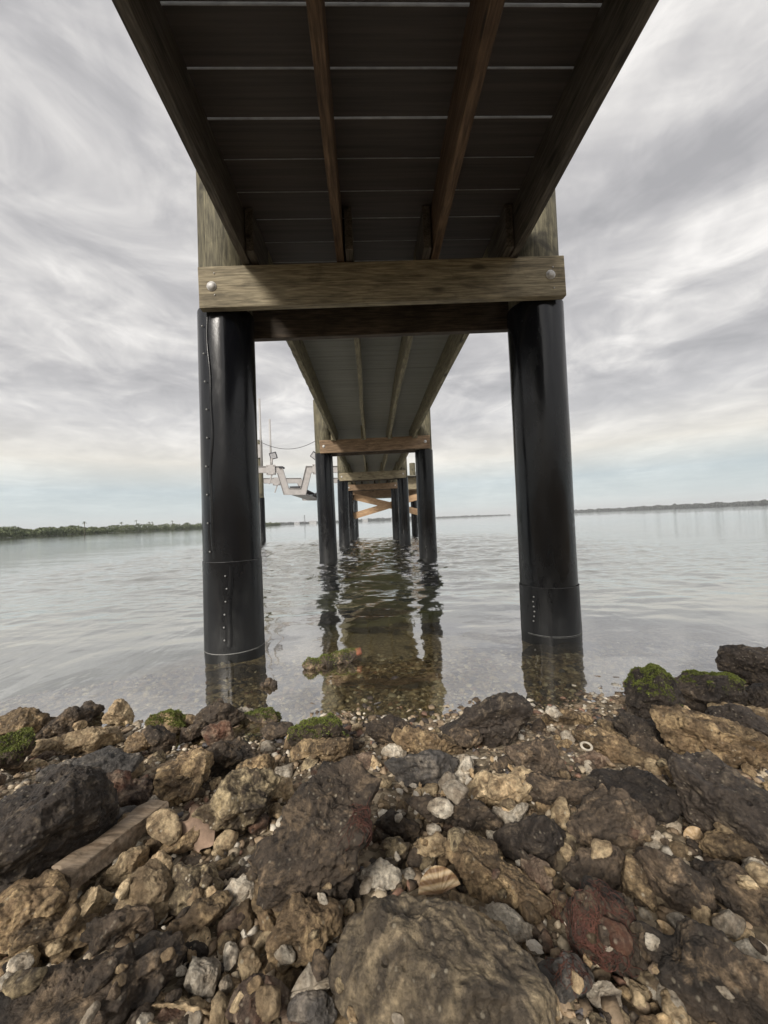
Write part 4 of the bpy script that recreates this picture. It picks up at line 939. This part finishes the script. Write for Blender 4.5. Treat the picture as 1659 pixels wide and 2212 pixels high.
for i, (sx, D, h_) in enumerate(((340, 300, 7.2), (372, 300, 5.9), (380, 310, 5.8), (430, 320, 6.5), (303, 280, 5.9), (210, 230, 5.6))):
    q = far_pt(sx, D); r0 = empty('palm_tree', (q[0], q[1], 0)); bm = bmesh.new(); tube(bm, [(0, 0, 0), (.15, 0, h_*.5), (.1, 0, h_)], [.2, .14, .12], 6); from_bm('trunk', bm, W_POST, r0, True)
    bm = bmesh.new(); rg = random.Random(i)
    for k in range(26):
        a = rg.uniform(0, 6.28); e = rg.uniform(-.3, 1.1); pr = None
        for t in range(5):
            rr = .32*t; cpt = Vector((math.cos(a)*rr*math.cos(e), math.sin(a)*rr*math.cos(e), h_+math.sin(e)*rr-.05*t*t)); sd = Vector((-math.sin(a), math.cos(a), 0))*.13*(1-t/5.5)
            cur = (bm.verts.new(cpt-sd), bm.verts.new(cpt+sd))
            if pr: bm.faces.new((pr[0], pr[1], cur[1], cur[0]))
            pr = cur
    from_bm('crown', bm, LEAF, r0)
    tag(r0, ['tallest thin palm above the left mangroves', 'palm just right of the tallest one', 'second palm right of the tallest one', 'broad palm nearest the left piling', 'palm left of the tallest one', 'palm above the middle of the left shore', 'low palm beside the near left piling', 'palm near the left end of the shore'][i], 'palm', 'palms above the mangroves')
q = far_pt(761, 1250); tw = empty('tower', (q[0], q[1], 0)); tag(tw, 'thin dark tower on the far shore left of the second piling', 'tower')
bm = bmesh.new()
for sx, sy in ((-1, -1), (1, -1), (1, 1), (-1, 1)): bar(bm, (sx*1.6, sy*1.6, 0), (sx*.9, sy*.9, 24), .5, .5)
for z in (5, 10, 15, 20): box(bm, -1.5, 1.5, -1.5, 1.5, z, z+.5)
from_bm('frame', bm, CABLE, tw); bm = bmesh.new(); box(bm, -1.8, 1.8, -1.8, 1.8, 24, 27, .2); from_bm('top_box', bm, CABLE, tw)
for i, (sx, D, w_, h_) in enumerate(((742, 1230, 16, 5), (782, 1230, 22, 7), (800, 1230, 12, 8), (912, 1300, 18, 6), (1010, 1280, 14, 7), (985, 1290, 20, 6))):
    q = far_pt(sx, D); r0 = empty('house', (q[0], q[1], 0)); bm = bmesh.new(); box(bm, -w_/2, w_/2, -5, 5, 0, h_); wl = from_bm('wall', bm, WHITEH, r0)
    bm = bmesh.new(); vs = [bm.verts.new(p) for p in ((-w_/2-1, -6, h_+.01), (w_/2+1, -6, h_+.01), (w_/2+1, 6, h_+.01), (-w_/2-1, 6, h_+.01), (-w_/2+3, 0, h_+3), (w_/2-3, 0, h_+3))]
    for f in ((0, 1, 5, 4), (1, 2, 5), (2, 3, 4, 5), (3, 0, 4), (3, 2, 1, 0)): bm.faces.new([vs[k] for k in f])
    from_bm('roof', bm, GREYPANEL, r0)
    for k in range(3):
        bm = bmesh.new(); xx = -w_/2+w_*(k+.7)/3.4; box(bm, xx-.8, xx+.8, -5.06, -5.003, h_*.35, h_*.7); from_bm('window', bm, DARKRUB, r0)
    tag(r0, ['white house just left of the far tower', 'low white building right of the far tower', 'taller white building beside the second piling', 'white house seen left between the dock pilings', 'white house at the middle of the dock opening', 'wide white house left of the one at mid opening'][i], 'house')

bm = bmesh.new(); box(bm, -7000, 7000, -500, 9800, -22, 90); hm_ = bpy.data.materials.new('haze_air'); hm_.use_nodes = True; ht = hm_.node_tree; ht.nodes.clear()
ho = ht.nodes.new('ShaderNodeOutputMaterial'); hv = ht.nodes.new('ShaderNodeVolumePrincipled'); hv.inputs['Density'].default_value = .00022; hv.inputs['Color'].default_value = (.86, .89, .92, 1); ht.links.new(hv.outputs[0], ho.inputs['Volume'])
hz_ = from_bm('haze', bm, hm_); tag(hz_, kind='stuff')
# ------------------------------------------------------------------ render settings
S.view_settings.view_transform = 'Standard'; S.view_settings.look = 'None'; S.view_settings.exposure = .10; S.view_settings.gamma = 1
S.render.engine = 'CYCLES'; S.cycles.max_bounces = 8; S.cycles.transparent_max_bounces = 12; S.cycles.use_denoising = True
S.cycles.sample_clamp_indirect = 4
